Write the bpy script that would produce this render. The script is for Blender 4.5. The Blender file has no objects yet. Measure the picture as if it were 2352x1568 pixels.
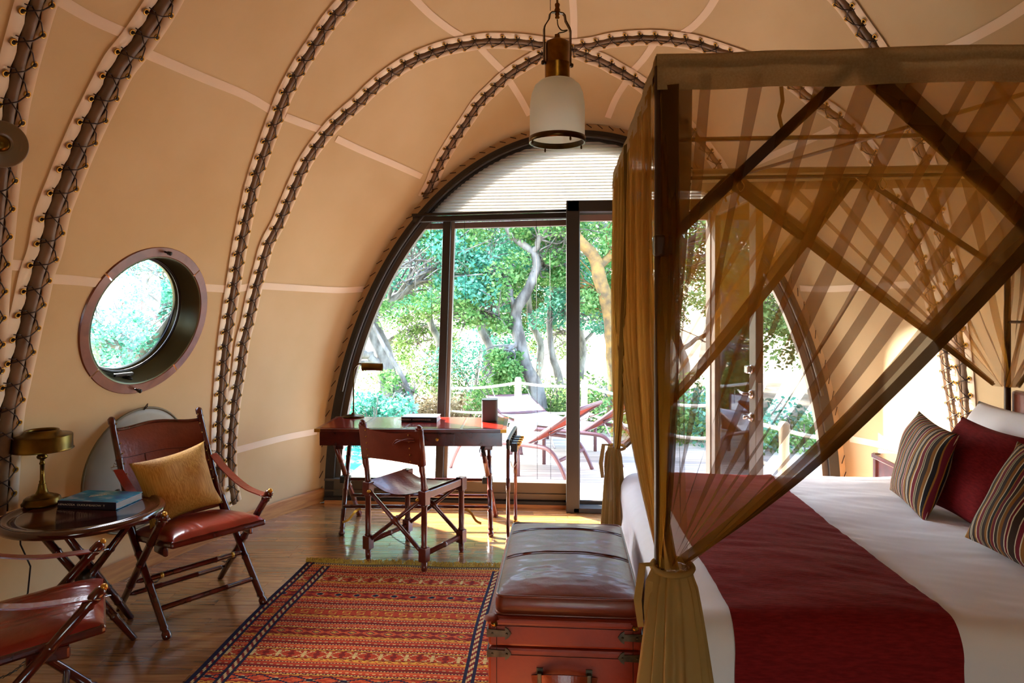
import bpy, bmesh, math, random
from mathutils import Vector, Matrix, noise
import numpy as np

# ------------------------------------------------------------------ camera
SC = bpy.context.scene
F_PX = 1568.0
YAW = math.radians(4.38)
CAM = Vector((0.0, 0.0, 1.6))
cam_d = bpy.data.cameras.new('camera')
cam_d.sensor_width = 36.0
cam_d.lens = 36.0 * F_PX / 2352.0
cam_d.shift_y = -(784.0 - 710.0) / 2352.0
cam_d.clip_start = 0.02
cam_d.clip_end = 400.0
cam = bpy.data.objects.new('camera', cam_d)
SC.collection.objects.link(cam)
cam.location = CAM
cam.rotation_euler = (math.pi / 2, 0, YAW)
SC.camera = cam

# ------------------------------------------------------------------ light
world = bpy.data.worlds.new('sky')
SC.world = world
world.use_nodes = True
wn = world.node_tree
wn.nodes.clear()
sky = wn.nodes.new('ShaderNodeTexSky')
sky.sky_type = 'NISHITA'
sky.sun_disc = False
sky.sun_elevation = math.radians(34)
sky.sun_rotation = math.radians(-58)
sky.air_density = 1.0
sky.dust_density = 1.5
sky.ozone_density = 1.0
bgn = wn.nodes.new('ShaderNodeBackground')
bgn.inputs['Strength'].default_value = 1.15
wo = wn.nodes.new('ShaderNodeOutputWorld')
wn.links.new(sky.outputs[0], bgn.inputs['Color'])
wn.links.new(bgn.outputs[0], wo.inputs['Surface'])

sun_d = bpy.data.lights.new('sun', 'SUN')
sun_d.energy = 25.0
sun_d.angle = math.radians(1.2)
sun_d.color = (1.0, 0.96, 0.89)
sun = bpy.data.objects.new('sun', sun_d)
SC.collection.objects.link(sun)
SUN_DIR = Vector((1.0, -0.80, -0.75)).normalized()
sun.rotation_euler = SUN_DIR.to_track_quat('-Z', 'Y').to_euler()
sun.location = (-6, 12, 9)

SC.view_settings.view_transform = 'Standard'
SC.view_settings.look = 'None'
SC.view_settings.gamma = 1.0
SC.view_settings.use_curve_mapping = False
SC.view_settings.exposure = 1.54
try:
    SC.cycles.max_bounces = 10
    SC.cycles.diffuse_bounces = 5
    SC.cycles.glossy_bounces = 4
    SC.cycles.transmission_bounces = 8
    SC.cycles.transparent_max_bounces = 40
    SC.cycles.caustics_reflective = False
    SC.cycles.caustics_refractive = False
    SC.cycles.sample_clamp_indirect = 8.0
except Exception:
    pass

# ------------------------------------------------------------------ helpers
RNG = random.Random(7)
COL = SC.collection
CY, SY = math.cos(YAW), math.sin(YAW)

def ray(px, py):
    a = (px - 1176.0) / F_PX
    return Vector((a * CY - SY, a * SY + CY, (710.0 - py) / F_PX))

def at_depth(px, py, d):
    return CAM + ray(px, py) * d

def at_z(px, py, z):
    r = ray(px, py)
    return CAM + r * ((z - CAM.z) / r.z)

def at_Y(px, py, Y):
    r = ray(px, py)
    return CAM + r * (Y / r.y)

EX, EY, EA, EL, EB = 0.09, 2.0, 2.95, 5.15, 4.3     # the cocoon shell

def hit(px, py, off=0.0):
    r = ray(px, py)
    A, L, B = EA - off, EL - off, EB - off
    ox, oy, oz = CAM.x - EX, CAM.y - EY, CAM.z
    a = (r.x / A) ** 2 + (r.y / L) ** 2 + (r.z / B) ** 2
    b = 2 * (ox * r.x / A ** 2 + oy * r.y / L ** 2 + oz * r.z / B ** 2)
    c = (ox / A) ** 2 + (oy / L) ** 2 + (oz / B) ** 2 - 1
    t = (-b + math.sqrt(b * b - 4 * a * c)) / (2 * a)
    return CAM + r * t

def snap(p, off=0.0):
    """push a point radially onto the shell (inset by off)"""
    q = Vector((p.x - EX, p.y - EY, p.z))
    s = math.sqrt((q.x / EA) ** 2 + (q.y / EL) ** 2 + (q.z / EB) ** 2)
    q = q / s
    n = Vector((q.x / EA ** 2, q.y / EL ** 2, q.z / EB ** 2)).normalized()
    return Vector((EX, EY, 0)) + q - n * off

def snormal(p):
    q = Vector((p.x - EX, p.y - EY, p.z))
    return -Vector((q.x / EA ** 2, q.y / EL ** 2, q.z / EB ** 2)).normalized()   # points inward

def lin(h):
    h = h.lstrip('#')
    o = []
    for i in (0, 2, 4):
        c = int(h[i:i + 2], 16) / 255.0
        o.append(c / 12.92 if c <= 0.04045 else ((c + 0.055) / 1.055) ** 2.4)
    return (o[0], o[1], o[2], 1.0)

class MB:
    def __init__(s):
        s.v = []; s.f = []; s.m = []; s.smooth = []
    def add(s, verts, faces, mi=0, smooth=False):
        b = len(s.v)
        s.v += [tuple(v) for v in verts]
        for f in faces:
            s.f.append(tuple(i + b for i in f)); s.m.append(mi); s.smooth.append(smooth)
        return s
    def box(s, c, size, rot=None, mi=0, bev=0.0):
        x, y, z = size[0] / 2, size[1] / 2, size[2] / 2
        c = Vector(c)
        R = rot if rot is not None else Matrix.Identity(3)
        if bev <= 0:
            vs = [Vector((a * x, b * y, d * z)) for a in (-1, 1) for b in (-1, 1) for d in (-1, 1)]
            vs = [c + R @ v for v in vs]
            s.add(vs, [(0, 1, 3, 2), (4, 6, 7, 5), (0, 4, 5, 1), (2, 3, 7, 6), (0, 2, 6, 4), (1, 5, 7, 3)], mi)
        else:
            bm = bmesh.new()
            bmesh.ops.create_cube(bm, size=1.0)
            for v in bm.verts:
                v.co = Vector((v.co.x * size[0], v.co.y * size[1], v.co.z * size[2]))
            bmesh.ops.bevel(bm, geom=list(bm.edges), offset=min(bev, min(size) * 0.45), segments=2, affect='EDGES', profile=0.5)
            bm.verts.ensure_lookup_table()
            for i, v in enumerate(bm.verts): v.index = i
            s.add([c + R @ v.co for v in bm.verts], [[v.index for v in f.verts] for f in bm.faces], mi, False)
            bm.free()
        return s
    def tube(s, pts, r, n=8, closed=False, caps=True, mi=0, smooth=True):
        pts = [Vector(p) for p in pts]
        N = len(pts)
        rs = r if isinstance(r, (list, tuple)) else [r] * N
        T = []
        for i in range(N):
            if closed: t = pts[(i + 1) % N] - pts[i - 1]
            else: t = pts[min(i + 1, N - 1)] - pts[max(i - 1, 0)]
            if t.length < 1e-9: t = T[-1] if T else Vector((0, 0, 1))
            T.append(t.normalized())
        up = Vector((0, 0, 1)) if abs(T[0].z) < 0.9 else Vector((1, 0, 0))
        u = T[0].cross(up).normalized()
        vs = []
        for i in range(N):
            u = (u - T[i] * u.dot(T[i]))
            if u.length < 1e-6: u = T[i].orthogonal()
            u.normalize()
            w = T[i].cross(u)
            for k in range(n):
                a = 2 * math.pi * k / n
                vs.append(pts[i] + (u * math.cos(a) + w * math.sin(a)) * rs[i])
        fs = []
        for i in range(N if closed else N - 1):
            j = (i + 1) % N
            for k in range(n):
                k2 = (k + 1) % n
                fs.append((i * n + k, i * n + k2, j * n + k2, j * n + k))
        s.add(vs, fs, mi, smooth)
        if caps and not closed:
            b = len(s.v) - len(vs)
            s.f.append(tuple(b + k for k in range(n))[::-1]); s.m.append(mi); s.smooth.append(False)
            s.f.append(tuple(b + (N - 1) * n + k for k in range(n))); s.m.append(mi); s.smooth.append(False)
        return s
    def turned(s, p0, p1, prof, n=10, mi=0):
        """prof: (t along 0..1, radius)"""
        p0, p1 = Vector(p0), Vector(p1)
        t = (p1 - p0).normalized()
        u = t.orthogonal().normalized(); w = t.cross(u)
        vs = []
        for (q, r) in prof:
            c = p0.lerp(p1, q)
            for k in range(n):
                a = 2 * math.pi * k / n
                vs.append(c + (u * math.cos(a) + w * math.sin(a)) * r)
        fs = []
        for i in range(len(prof) - 1):
            for k in range(n):
                k2 = (k + 1) % n
                fs.append((i * n + k, i * n + k2, (i + 1) * n + k2, (i + 1) * n + k))
        fs.append(tuple(range(n))[::-1])
        fs.append(tuple((len(prof) - 1) * n + k for k in range(n)))
        s.add(vs, fs, mi, True)
        return s
    def lathe(s, prof, c=(0, 0, 0), n=24, mi=0, R=None):
        """prof: (r, z) around local z"""
        c = Vector(c); R = R or Matrix.Identity(3)
        vs = []
        for (r, z) in prof:
            for k in range(n):
                a = 2 * math.pi * k / n
                vs.append(c + R @ Vector((r * math.cos(a), r * math.sin(a), z)))
        fs = []
        for i in range(len(prof) - 1):
            for k in range(n):
                k2 = (k + 1) % n
                fs.append((i * n + k, i * n + k2, (i + 1) * n + k2, (i + 1) * n + k))
        s.add(vs, fs, mi, True)
        return s
    def grid(s, fn, nu, nv, mi=0, smooth=True, close_u=False):
        vs = [fn(i / nu, j / nv) for i in range(nu + (0 if close_u else 1)) for j in range(nv + 1)]
        NU = nu if close_u else nu + 1
        fs = []
        for i in range(nu):
            i2 = (i + 1) % NU
            for j in range(nv):
                fs.append((i * (nv + 1) + j, i2 * (nv + 1) + j, i2 * (nv + 1) + j + 1, i * (nv + 1) + j + 1))
        s.add(vs, fs, mi, smooth)
        return s
    def ribbon(s, pts, nrm, w, th=0.0, mi=0, smooth=True):
        """flat strap along pts with width w across (nrm x tangent); th gives thickness"""
        pts = [Vector(p) for p in pts]; N = len(pts)
        vs = []
        for i in range(N):
            t = (pts[min(i + 1, N - 1)] - pts[max(i - 1, 0)]).normalized()
            nn = Vector(nrm[i] if isinstance(nrm, list) else nrm)
            sd = t.cross(nn).normalized()
            up = sd.cross(t).normalized()
            ww = (w[i] if isinstance(w, (list, tuple)) else w) / 2
            vs += [pts[i] - sd * ww + up * th / 2, pts[i] + sd * ww + up * th / 2]
            if th > 0: vs += [pts[i] + sd * ww - up * th / 2, pts[i] - sd * ww - up * th / 2]
        k = 4 if th > 0 else 2
        fs = []
        for i in range(N - 1):
            a, b = i * k, (i + 1) * k
            if k == 2: fs.append((a, a + 1, b + 1, b))
            else:
                for q in range(4):
                    q2 = (q + 1) % 4
                    fs.append((a + q, a + q2, b + q2, b + q))
        if k == 4:
            fs.append((0, 3, 2, 1)); e = (N - 1) * 4; fs.append((e, e + 1, e + 2, e + 3))
        s.add(vs, fs, mi, smooth and k == 2)
        return s
    def mesh(s, name, mats):
        me = bpy.data.meshes.new(name)
        me.from_pydata(s.v, [], s.f)
        for m in (mats if isinstance(mats, (list, tuple)) else [mats]):
            me.materials.append(m)
        me.polygons.foreach_set('material_index', s.m)
        me.polygons.foreach_set('use_smooth', s.smooth)
        me.update()
        return me
    def build(s, name, mats, parent=None, recalc=False, **props):
        """links as ONE object; vertices are given in the parent's local frame"""
        me = s.mesh(name, mats)
        if recalc:
            bm = bmesh.new(); bm.from_mesh(me)
            bmesh.ops.recalc_face_normals(bm, faces=bm.faces); bm.to_mesh(me); bm.free()
        o = bpy.data.objects.new(name, me)
        COL.objects.link(o)
        if parent is not None: o.parent = parent
        for k, v in props.items(): o[k] = v
        return o

def thing(name, label, cat, loc=(0, 0, 0), rz=0.0, group=None):
    o = bpy.data.objects.new(name, None)
    COL.objects.link(o)
    o.empty_display_size = 0.05
    o.location = loc; o.rotation_euler = (0, 0, rz)
    o['label'] = label; o['category'] = cat
    if group: o['group'] = group
    return o

def tag(o, label, cat, group=None):
    o['label'] = label; o['category'] = cat
    if group: o['group'] = group
    return o

def struct(o):
    o['kind'] = 'structure'; return o

def inst(name, me, parent, loc, rot=None, scale=None, label=None):
    o = bpy.data.objects.new(name, me)
    COL.objects.link(o)
    o.parent = parent
    M = (rot.to_4x4() if rot is not None else Matrix.Identity(4))
    o.matrix_local = Matrix.Translation(loc) @ M @ Matrix.Diagonal((*(scale or (1, 1, 1)), 1))
    if label: o['label'] = label
    return o

def copy_tree(o, parent=None):
    c = o.copy(); COL.objects.link(c)
    if parent is not None: c.parent = parent
    for ch in list(o.children): copy_tree(ch, c)
    return c

def catmull(P, n=6, closed=False):
    P = [Vector(p) for p in P]; out = []
    N = len(P)
    rng = range(N) if closed else range(N - 1)
    for i in rng:
        p0 = P[i - 1] if (closed or i > 0) else P[0] * 2 - P[1]
        p1, p2 = P[i], P[(i + 1) % N]
        p3 = P[(i + 2) % N] if (closed or i + 2 < N) else P[-1] * 2 - P[-2]
        for k in range(n):
            t = k / n
            out.append(0.5 * ((2 * p1) + (p2 - p0) * t + (2 * p0 - 5 * p1 + 4 * p2 - p3) * t * t + (3 * p1 - p0 - 3 * p2 + p3) * t ** 3))
    if not closed: out.append(P[-1].copy())
    return out

def resample(P, step):
    L = [0.0]
    for a, b in zip(P, P[1:]): L.append(L[-1] + (b - a).length)
    n = max(2, int(round(L[-1] / step)))
    out = []; j = 0
    for i in range(n + 1):
        s = L[-1] * i / n
        while j < len(P) - 2 and L[j + 1] < s: j += 1
        seg = L[j + 1] - L[j]
        out.append(P[j].lerp(P[j + 1], 0 if seg < 1e-9 else min(1, (s - L[j]) / seg)))
    return out

def rot_to(z, x=None):
    z = Vector(z).normalized()
    x = Vector(x) if x is not None else z.orthogonal()
    x = (x - z * x.dot(z)).normalized()
    y = z.cross(x)
    return Matrix((x, y, z)).transposed()

# ------------------------------------------------------------------ materials
def nmat(name):
    m = bpy.data.materials.new(name); m.use_nodes = True
    nt = m.node_tree
    return m, nt, nt.nodes['Principled BSDF']

def node(nt, typ, **kw):
    n = nt.nodes.new(typ)
    for k, v in kw.items():
        if k.startswith('i_'): n.inputs[k[2:].replace('_', ' ')].default_value = v
        else: setattr(n, k, v)
    return n

def ramp(nt, stops, interp='LINEAR'):
    r = nt.nodes.new('ShaderNodeValToRGB'); r.color_ramp.interpolation = interp
    e = r.color_ramp.elements
    while len(e) < len(stops): e.new(0.5)
    for el, (p, c) in zip(e, stops): el.position = p; el.color = c
    return r

def simple(name, c, rough=0.5, metal=0.0, c2=None, scale=20.0, bump=0.0, bscale=None, stretch=None, coat=0.0, spec=None, detail=4):
    m, nt, b = nmat(name)
    c = lin(c) if isinstance(c, str) else c
    b.inputs['Base Color'].default_value = c
    b.inputs['Roughness'].default_value = rough
    b.inputs['Metallic'].default_value = metal
    if coat: b.inputs['Coat Weight'].default_value = coat; b.inputs['Coat Roughness'].default_value = 0.08
    if spec is not None: b.inputs['Specular IOR Level'].default_value = spec
    if c2 or bump:
        tc = node(nt, 'ShaderNodeTexCoord'); mp = node(nt, 'ShaderNodeMapping')
        if stretch: mp.inputs['Scale'].default_value = stretch
        nt.links.new(tc.outputs['Object'], mp.inputs[0])
    if c2:
        c2 = lin(c2) if isinstance(c2, str) else c2
        nz = node(nt, 'ShaderNodeTexNoise'); nz.inputs['Scale'].default_value = scale; nz.inputs['Detail'].default_value = detail
        nt.links.new(mp.outputs[0], nz.inputs['Vector'])
        r = ramp(nt, [(0.35, c), (0.65, c2)])
        nt.links.new(nz.outputs[0], r.inputs[0]); nt.links.new(r.outputs[0], b.inputs['Base Color'])
    if bump:
        nz2 = node(nt, 'ShaderNodeTexNoise'); nz2.inputs['Scale'].default_value = bscale or scale * 4; nz2.inputs['Detail'].default_value = 5
        bp = node(nt, 'ShaderNodeBump'); bp.inputs['Strength'].default_value = bump; bp.inputs['Distance'].default_value = 0.01
        nt.links.new(mp.outputs[0], nz2.inputs['Vector']); nt.links.new(nz2.outputs[0], bp.inputs['Height']); nt.links.new(bp.outputs[0], b.inputs['Normal'])
    return m

def cloth(name, c, trans=0.3, c2=None, scale=3.0, alpha=1.0, tcol=None, weave=0.15, wscale=300):
    """woven cloth that lets some light through; alpha < 1 for open net"""
    m, nt, b = nmat(name)
    nt.nodes.remove(b)
    out = [n for n in nt.nodes if n.type == 'OUTPUT_MATERIAL'][0]
    c = lin(c) if isinstance(c, str) else c
    tcol = lin(tcol) if isinstance(tcol, str) else (tcol or c)
    d = node(nt, 'ShaderNodeBsdfDiffuse'); t = node(nt, 'ShaderNodeBsdfTranslucent'); mx = node(nt, 'ShaderNodeMixShader')
    mx.inputs[0].default_value = trans
    d.inputs[0].default_value = c; t.inputs[0].default_value = tcol
    tc = node(nt, 'ShaderNodeTexCoord')
    if c2:
        nz = node(nt, 'ShaderNodeTexNoise'); nz.inputs['Scale'].default_value = scale; nz.inputs['Detail'].default_value = 6
        nt.links.new(tc.outputs['Object'], nz.inputs['Vector'])
        r = ramp(nt, [(0.3, c), (0.7, lin(c2))])
        nt.links.new(nz.outputs[0], r.inputs[0]); nt.links.new(r.outputs[0], d.inputs[0])
    if weave:
        nz2 = node(nt, 'ShaderNodeTexNoise'); nz2.inputs['Scale'].default_value = wscale; nz2.inputs['Detail'].default_value = 2
        bp = node(nt, 'ShaderNodeBump'); bp.inputs['Strength'].default_value = weave; bp.inputs['Distance'].default_value = 0.002
        nt.links.new(tc.outputs['Object'], nz2.inputs['Vector']); nt.links.new(nz2.outputs[0], bp.inputs['Height'])
        nt.links.new(bp.outputs[0], d.inputs['Normal'])
    nt.links.new(d.outputs[0], mx.inputs[1]); nt.links.new(t.outputs[0], mx.inputs[2])
    if alpha < 1:
        tr = node(nt, 'ShaderNodeBsdfTransparent'); m2 = node(nt, 'ShaderNodeMixShader'); m2.inputs[0].default_value = alpha
        nt.links.new(tr.outputs[0], m2.inputs[1]); nt.links.new(mx.outputs[0], m2.inputs[2]); nt.links.new(m2.outputs[0], out.inputs[0])
    else:
        nt.links.new(mx.outputs[0], out.inputs[0])
    return m

def glass(name, tint=(0.97, 0.99, 0.985, 1), refl=0.07):
    m, nt, b = nmat(name); nt.nodes.remove(b)
    out = [n for n in nt.nodes if n.type == 'OUTPUT_MATERIAL'][0]
    tr = node(nt, 'ShaderNodeBsdfTransparent'); tr.inputs[0].default_value = tint
    g = node(nt, 'ShaderNodeBsdfGlossy'); g.inputs['Roughness'].default_value = 0.02
    fr = node(nt, 'ShaderNodeFresnel'); fr.inputs[0].default_value = 1.35
    mx = node(nt, 'ShaderNodeMixShader')
    nt.links.new(fr.outputs[0], mx.inputs[0]); nt.links.new(tr.outputs[0], mx.inputs[1]); nt.links.new(g.outputs[0], mx.inputs[2])
    nt.links.new(mx.outputs[0], out.inputs[0])
    return m

def wood(name, c1, c2, rough=0.3, coat=0.2, stretch=(1, 12, 12), scale=2.5, rnd=None):
    """grain along local x; rnd: 'object' or 'island' gives each piece its own tone"""
    m, nt, b = nmat(name)
    tc = node(nt, 'ShaderNodeTexCoord'); mp = node(nt, 'ShaderNodeMapping'); mp.inputs['Scale'].default_value = stretch
    nt.links.new(tc.outputs['Object'], mp.inputs[0])
    nz = node(nt, 'ShaderNodeTexNoise'); nz.inputs['Scale'].default_value = scale; nz.inputs['Detail'].default_value = 6; nz.inputs['Distortion'].default_value = 0.6
    r = ramp(nt, [(0.3, lin(c1)), (0.7, lin(c2))])
    nt.links.new(nz.outputs[0], r.inputs[0])
    last = r.outputs[0]
    if rnd:
        if rnd == 'object':
            src = node(nt, 'ShaderNodeObjectInfo').outputs['Random']
        else:
            src = node(nt, 'ShaderNodeNewGeometry').outputs['Random Per Island']
        add = node(nt, 'ShaderNodeVectorMath', operation='ADD')
        sc = node(nt, 'ShaderNodeMath', operation='MULTIPLY'); sc.inputs[1].default_value = 37.0
        nt.links.new(src, sc.inputs[0]); nt.links.new(mp.outputs[0], add.inputs[0]); nt.links.new(sc.outputs[0], add.inputs[1])
        nt.links.new(add.outputs[0], nz.inputs['Vector'])
        hs = node(nt, 'ShaderNodeHueSaturation')
        mr = node(nt, 'ShaderNodeMapRange'); mr.inputs[3].default_value = 0.72; mr.inputs[4].default_value = 1.22
        nt.links.new(src, mr.inputs[0]); nt.links.new(mr.outputs[0], hs.inputs['Value'])
        nt.links.new(last, hs.inputs['Color']); last = hs.outputs[0]
    else:
        nt.links.new(mp.outputs[0], nz.inputs['Vector'])
    nt.links.new(last, b.inputs['Base Color'])
    b.inputs['Roughness'].default_value = rough
    b.inputs['Coat Weight'].default_value = coat; b.inputs['Coat Roughness'].default_value = 0.13
    if coat > .85: b.inputs['Coat IOR'].default_value = 2.0
    bp = node(nt, 'ShaderNodeBump'); bp.inputs['Strength'].default_value = 0.08; bp.inputs['Distance'].default_value = 0.002
    nt.links.new(nz.outputs[0], bp.inputs['Height']); nt.links.new(bp.outputs[0], b.inputs['Normal'])
    return m

def attr_mat(name, attr='Col', rough=0.9, bump=0.3):
    m, nt, b = nmat(name)
    a = node(nt, 'ShaderNodeVertexColor', layer_name=attr)
    nt.links.new(a.outputs[0], b.inputs['Base Color'])
    b.inputs['Roughness'].default_value = rough
    b.inputs['Specular IOR Level'].default_value = 0.15
    tc = node(nt, 'ShaderNodeTexCoord')
    nz = node(nt, 'ShaderNodeTexNoise'); nz.inputs['Scale'].default_value = 260
    bp = node(nt, 'ShaderNodeBump'); bp.inputs['Strength'].default_value = bump; bp.inputs['Distance'].default_value = 0.004
    nt.links.new(tc.outputs['Object'], nz.inputs['Vector']); nt.links.new(nz.outputs[0], bp.inputs['Height']); nt.links.new(bp.outputs[0], b.inputs['Normal'])
    return m

M = {}
M['canvas'] = cloth('canvas', '#cdb896', trans=0.003, c2='#c0a780', scale=1.2, tcol='#c98a50', weave=0.12, wscale=420)
M['tape'] = cloth('seam_tape', '#f0dcc4', trans=0.02, tcol='#e6bd88', weave=0.1)
M['hem'] = cloth('hem_tape', '#ecd8be', trans=0.02, tcol='#e2bd90', weave=0.12)
M['gap'] = simple('dark_backing', '#2c2018', 0.9)
M['pole'] = simple('rib_pole', '#84694f', 0.5, c2='#6a523c', scale=6)
M['cord'] = simple('leather_cord', '#2e1a12', 0.6)
M['brass'] = simple('brass', '#c8963c', 0.35, 0.75)
M['abrass'] = simple('aged_brass', '#84682e', 0.3, 1.0, c2='#5d4720', scale=9)
M['bronze'] = simple('dark_bronze', '#5a4420', 0.32, 1.0, c2='#3a2b14', scale=12)
M['frame'] = simple('dark_frame', '#2b2622', 0.45, bump=0.05)
M['frame_grey'] = simple('grey_frame', '#5c544d', 0.4)
M['frame_light'] = simple('light_frame', '#86837c', 0.35)
M['sill'] = simple('sill_bronze', '#62584c', 0.35, 0.2)
M['glass'] = glass('window_glass')
M['maho'] = wood('mahogany', '#3a0f0a', '#5a1a10', rough=0.22, coat=0.6, stretch=(3, 3, 3), scale=4)
M['maho_l'] = wood('mahogany_light', '#4a1a12', '#70281a', rough=0.3, coat=0.4, stretch=(3, 3, 3), scale=4)
M['leather'] = simple('red_leather', '#982616', 0.28, c2='#781b0f', scale=7, bump=0.15, bscale=60, coat=0.5)
M['leather_b'] = simple('brown_leather', '#7b3218', 0.36, c2='#682812', scale=6, bump=0.2, bscale=50, coat=0.15)
M['stitch'] = simple('stitching', '#3c120c', 0.7)
M['net2'] = cloth('net_in_folds', '#9c7a44', trans=0.65, alpha=0.62, tcol='#d4a450', weave=0)
M['plank'] = wood('floor_plank', '#8e5a30', '#bb844c', rough=0.24, coat=0.9, stretch=(1.2, 14, 14), scale=3.5, rnd='object')
M['plank_i'] = wood('floor_plank_island', '#8e5a30', '#bb844c', rough=0.24, coat=0.9, stretch=(1.2, 14, 14), scale=3.5, rnd='island')
M['base'] = wood('skirting', '#a8683a', '#cf9355', rough=0.5, coat=0.0, stretch=(2, 2, 20), scale=2)
M['white'] = simple('white_linen', '#e9e9f0', 0.85, bump=0.12, bscale=9, spec=0.2)
M['red_cl'] = simple('red_cloth', '#821c20', 0.9, c2='#6c1418', scale=150, bump=0.25, bscale=220, stretch=(0.2, 1, 1), spec=0.2)
M['gold_cl'] = simple('gold_silk', '#c99a48', 0.62, c2='#a8782e', scale=60, bump=0.2, bscale=90, stretch=(3, 3, 0.15), spec=0.3)
M['net'] = cloth('mosquito_net', '#8a6428', trans=0.65, alpha=0.42, tcol='#cc8f30', weave=0)
M['net_hem'] = cloth('net_hem', '#5e4522', trans=0.4, alpha=0.9, tcol='#7a5426', weave=0)
M['val'] = cloth('valance_linen', '#b8a684', trans=0.4, c2='#a08c6a', scale=160, tcol='#b89a68', weave=0.2)
M['net_d'] = cloth('net_bundle', '#b89c64', trans=0.35, alpha=0.93, tcol='#a8864a', weave=0.1)
M['blind'] = cloth('pleated_blind', '#c9c4bc', trans=0.14, tcol='#d8d2c8', weave=0)
M['opal'] = cloth('opal_glass', '#f6f9f4', trans=0.5, alpha=0.9, tcol='#f4f8ee', weave=0)
M['grey_sp'] = simple('speaker_grey', '#4b4a49', 0.6, bump=0.3, bscale=500)
M['black'] = simple('black_plastic', '#17161a', 0.4)
M['steel'] = simple('steel', '#c9c9cc', 0.25, 1.0)
M['iron'] = simple('dark_iron', '#3d3a36', 0.45, 0.8)
M['paper'] = simple('paper', '#d9d8d0', 0.8, c2='#b9b8b0', scale=30, stretch=(1, 1, 60))
M['navy'] = simple('navy_cloth', '#1b1c3a', 0.6)
M['blackbook'] = simple('black_cloth', '#20212b', 0.6)
M['cover'] = simple('blue_cover', '#1593b8', 0.3, c2='#bfe0e6', scale=6, stretch=(1, 1, 1))
M['ink'] = simple('white_ink', '#e8e6da', 0.6)
M['creamdisc'] = simple('cream_leather', '#a69a88', 0.5, c2='#9a8d7a', scale=4, bump=0.1)
M['piping'] = simple('piping', '#75684c', 0.6)
M['inlay'] = simple('desk_leather', '#8a1c10', 0.2, c2='#6e160c', scale=8, coat=0.5)
M['deckb'] = wood('deck_board', '#c2b3a4', '#dccfc2', rough=0.7, coat=0, stretch=(1, 14, 14), scale=3, rnd='object')
M['sand'] = simple('dry_ground', '#c4b69c', 0.95, c2='#9c8c70', scale=1.5, bump=0.4, bscale=8)
M['bark'] = simple('pale_bark', '#8f8b86', 0.9, c2='#4f4b48', scale=9, bump=0.6, bscale=30, stretch=(1, 1, 0.4))
M['bark_y'] = simple('lichen_bark', '#8c6c38', 0.9, c2='#5a4a32', scale=9, bump=0.6, bscale=30)
M['pool'] = simple('pool_water', '#3aa8a4', 0.08)
M['pool_tile'] = simple('pool_edge', '#e8e4dc', 0.6)
M['rope'] = simple('rope', '#e6dcc6', 0.8)
M['post'] = simple('timber_post', '#d8c4a8', 0.8, c2='#bb9f7e', scale=5, stretch=(2, 2, 0.3))
M['al'] = simple('lounger_frame', '#6e4a4c', 0.4)
M['sling'] = cloth('lounger_sling', '#8d5248', trans=0.3, tcol='#a8604c', weave=0.2)
M['towel'] = simple('towel', '#efece8', 0.95, bump=0.4, bscale=80)

def leaf_mat(name, c1, c2):
    m, nt, b = nmat(name); nt.nodes.remove(b)
    out = [n for n in nt.nodes if n.type == 'OUTPUT_MATERIAL'][0]
    g = node(nt, 'ShaderNodeNewGeometry')
    r = ramp(nt, [(0.0, lin(c1)), (1.0, lin(c2))])
    nt.links.new(g.outputs['Random Per Island'], r.inputs[0])
    d = node(nt, 'ShaderNodeBsdfDiffuse'); t = node(nt, 'ShaderNodeBsdfTranslucent'); mx = node(nt, 'ShaderNodeMixShader'); mx.inputs[0].default_value = 0.4
    nt.links.new(r.outputs[0], d.inputs[0]); nt.links.new(r.outputs[0], t.inputs[0])
    nt.links.new(d.outputs[0], mx.inputs[1]); nt.links.new(t.outputs[0], mx.inputs[2]); nt.links.new(mx.outputs[0], out.inputs[0])
    return m
M['leaf_teal'] = leaf_mat('leaf_teal', '#2c7a62', '#86c4ac')
M['leaf_green'] = leaf_mat('leaf_green', '#3f7a3c', '#9cc07c')
M['leaf_dark'] = leaf_mat('leaf_dark', '#3c5c30', '#8aa468')
M['leaf_dry'] = leaf_mat('leaf_dry', '#6a5a40', '#b8a684')
# ------------------------------------------------------------------ shell, ribs and seams
YG = 5.58                                            # plane of the glazed gable
def sect(Y):
    k = math.sqrt(max(0.0, 1 - ((Y - EY) / EL) ** 2))
    return EA * k, EB * k
AG, BG = sect(YG)

PORT_C = hit(338, 735)                                # porthole centre on the shell
PORT_N = snormal(PORT_C)
PORT_R = rot_to(PORT_N, Vector((0, 0, 1)))            # local x = up along wall, z = inward

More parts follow.
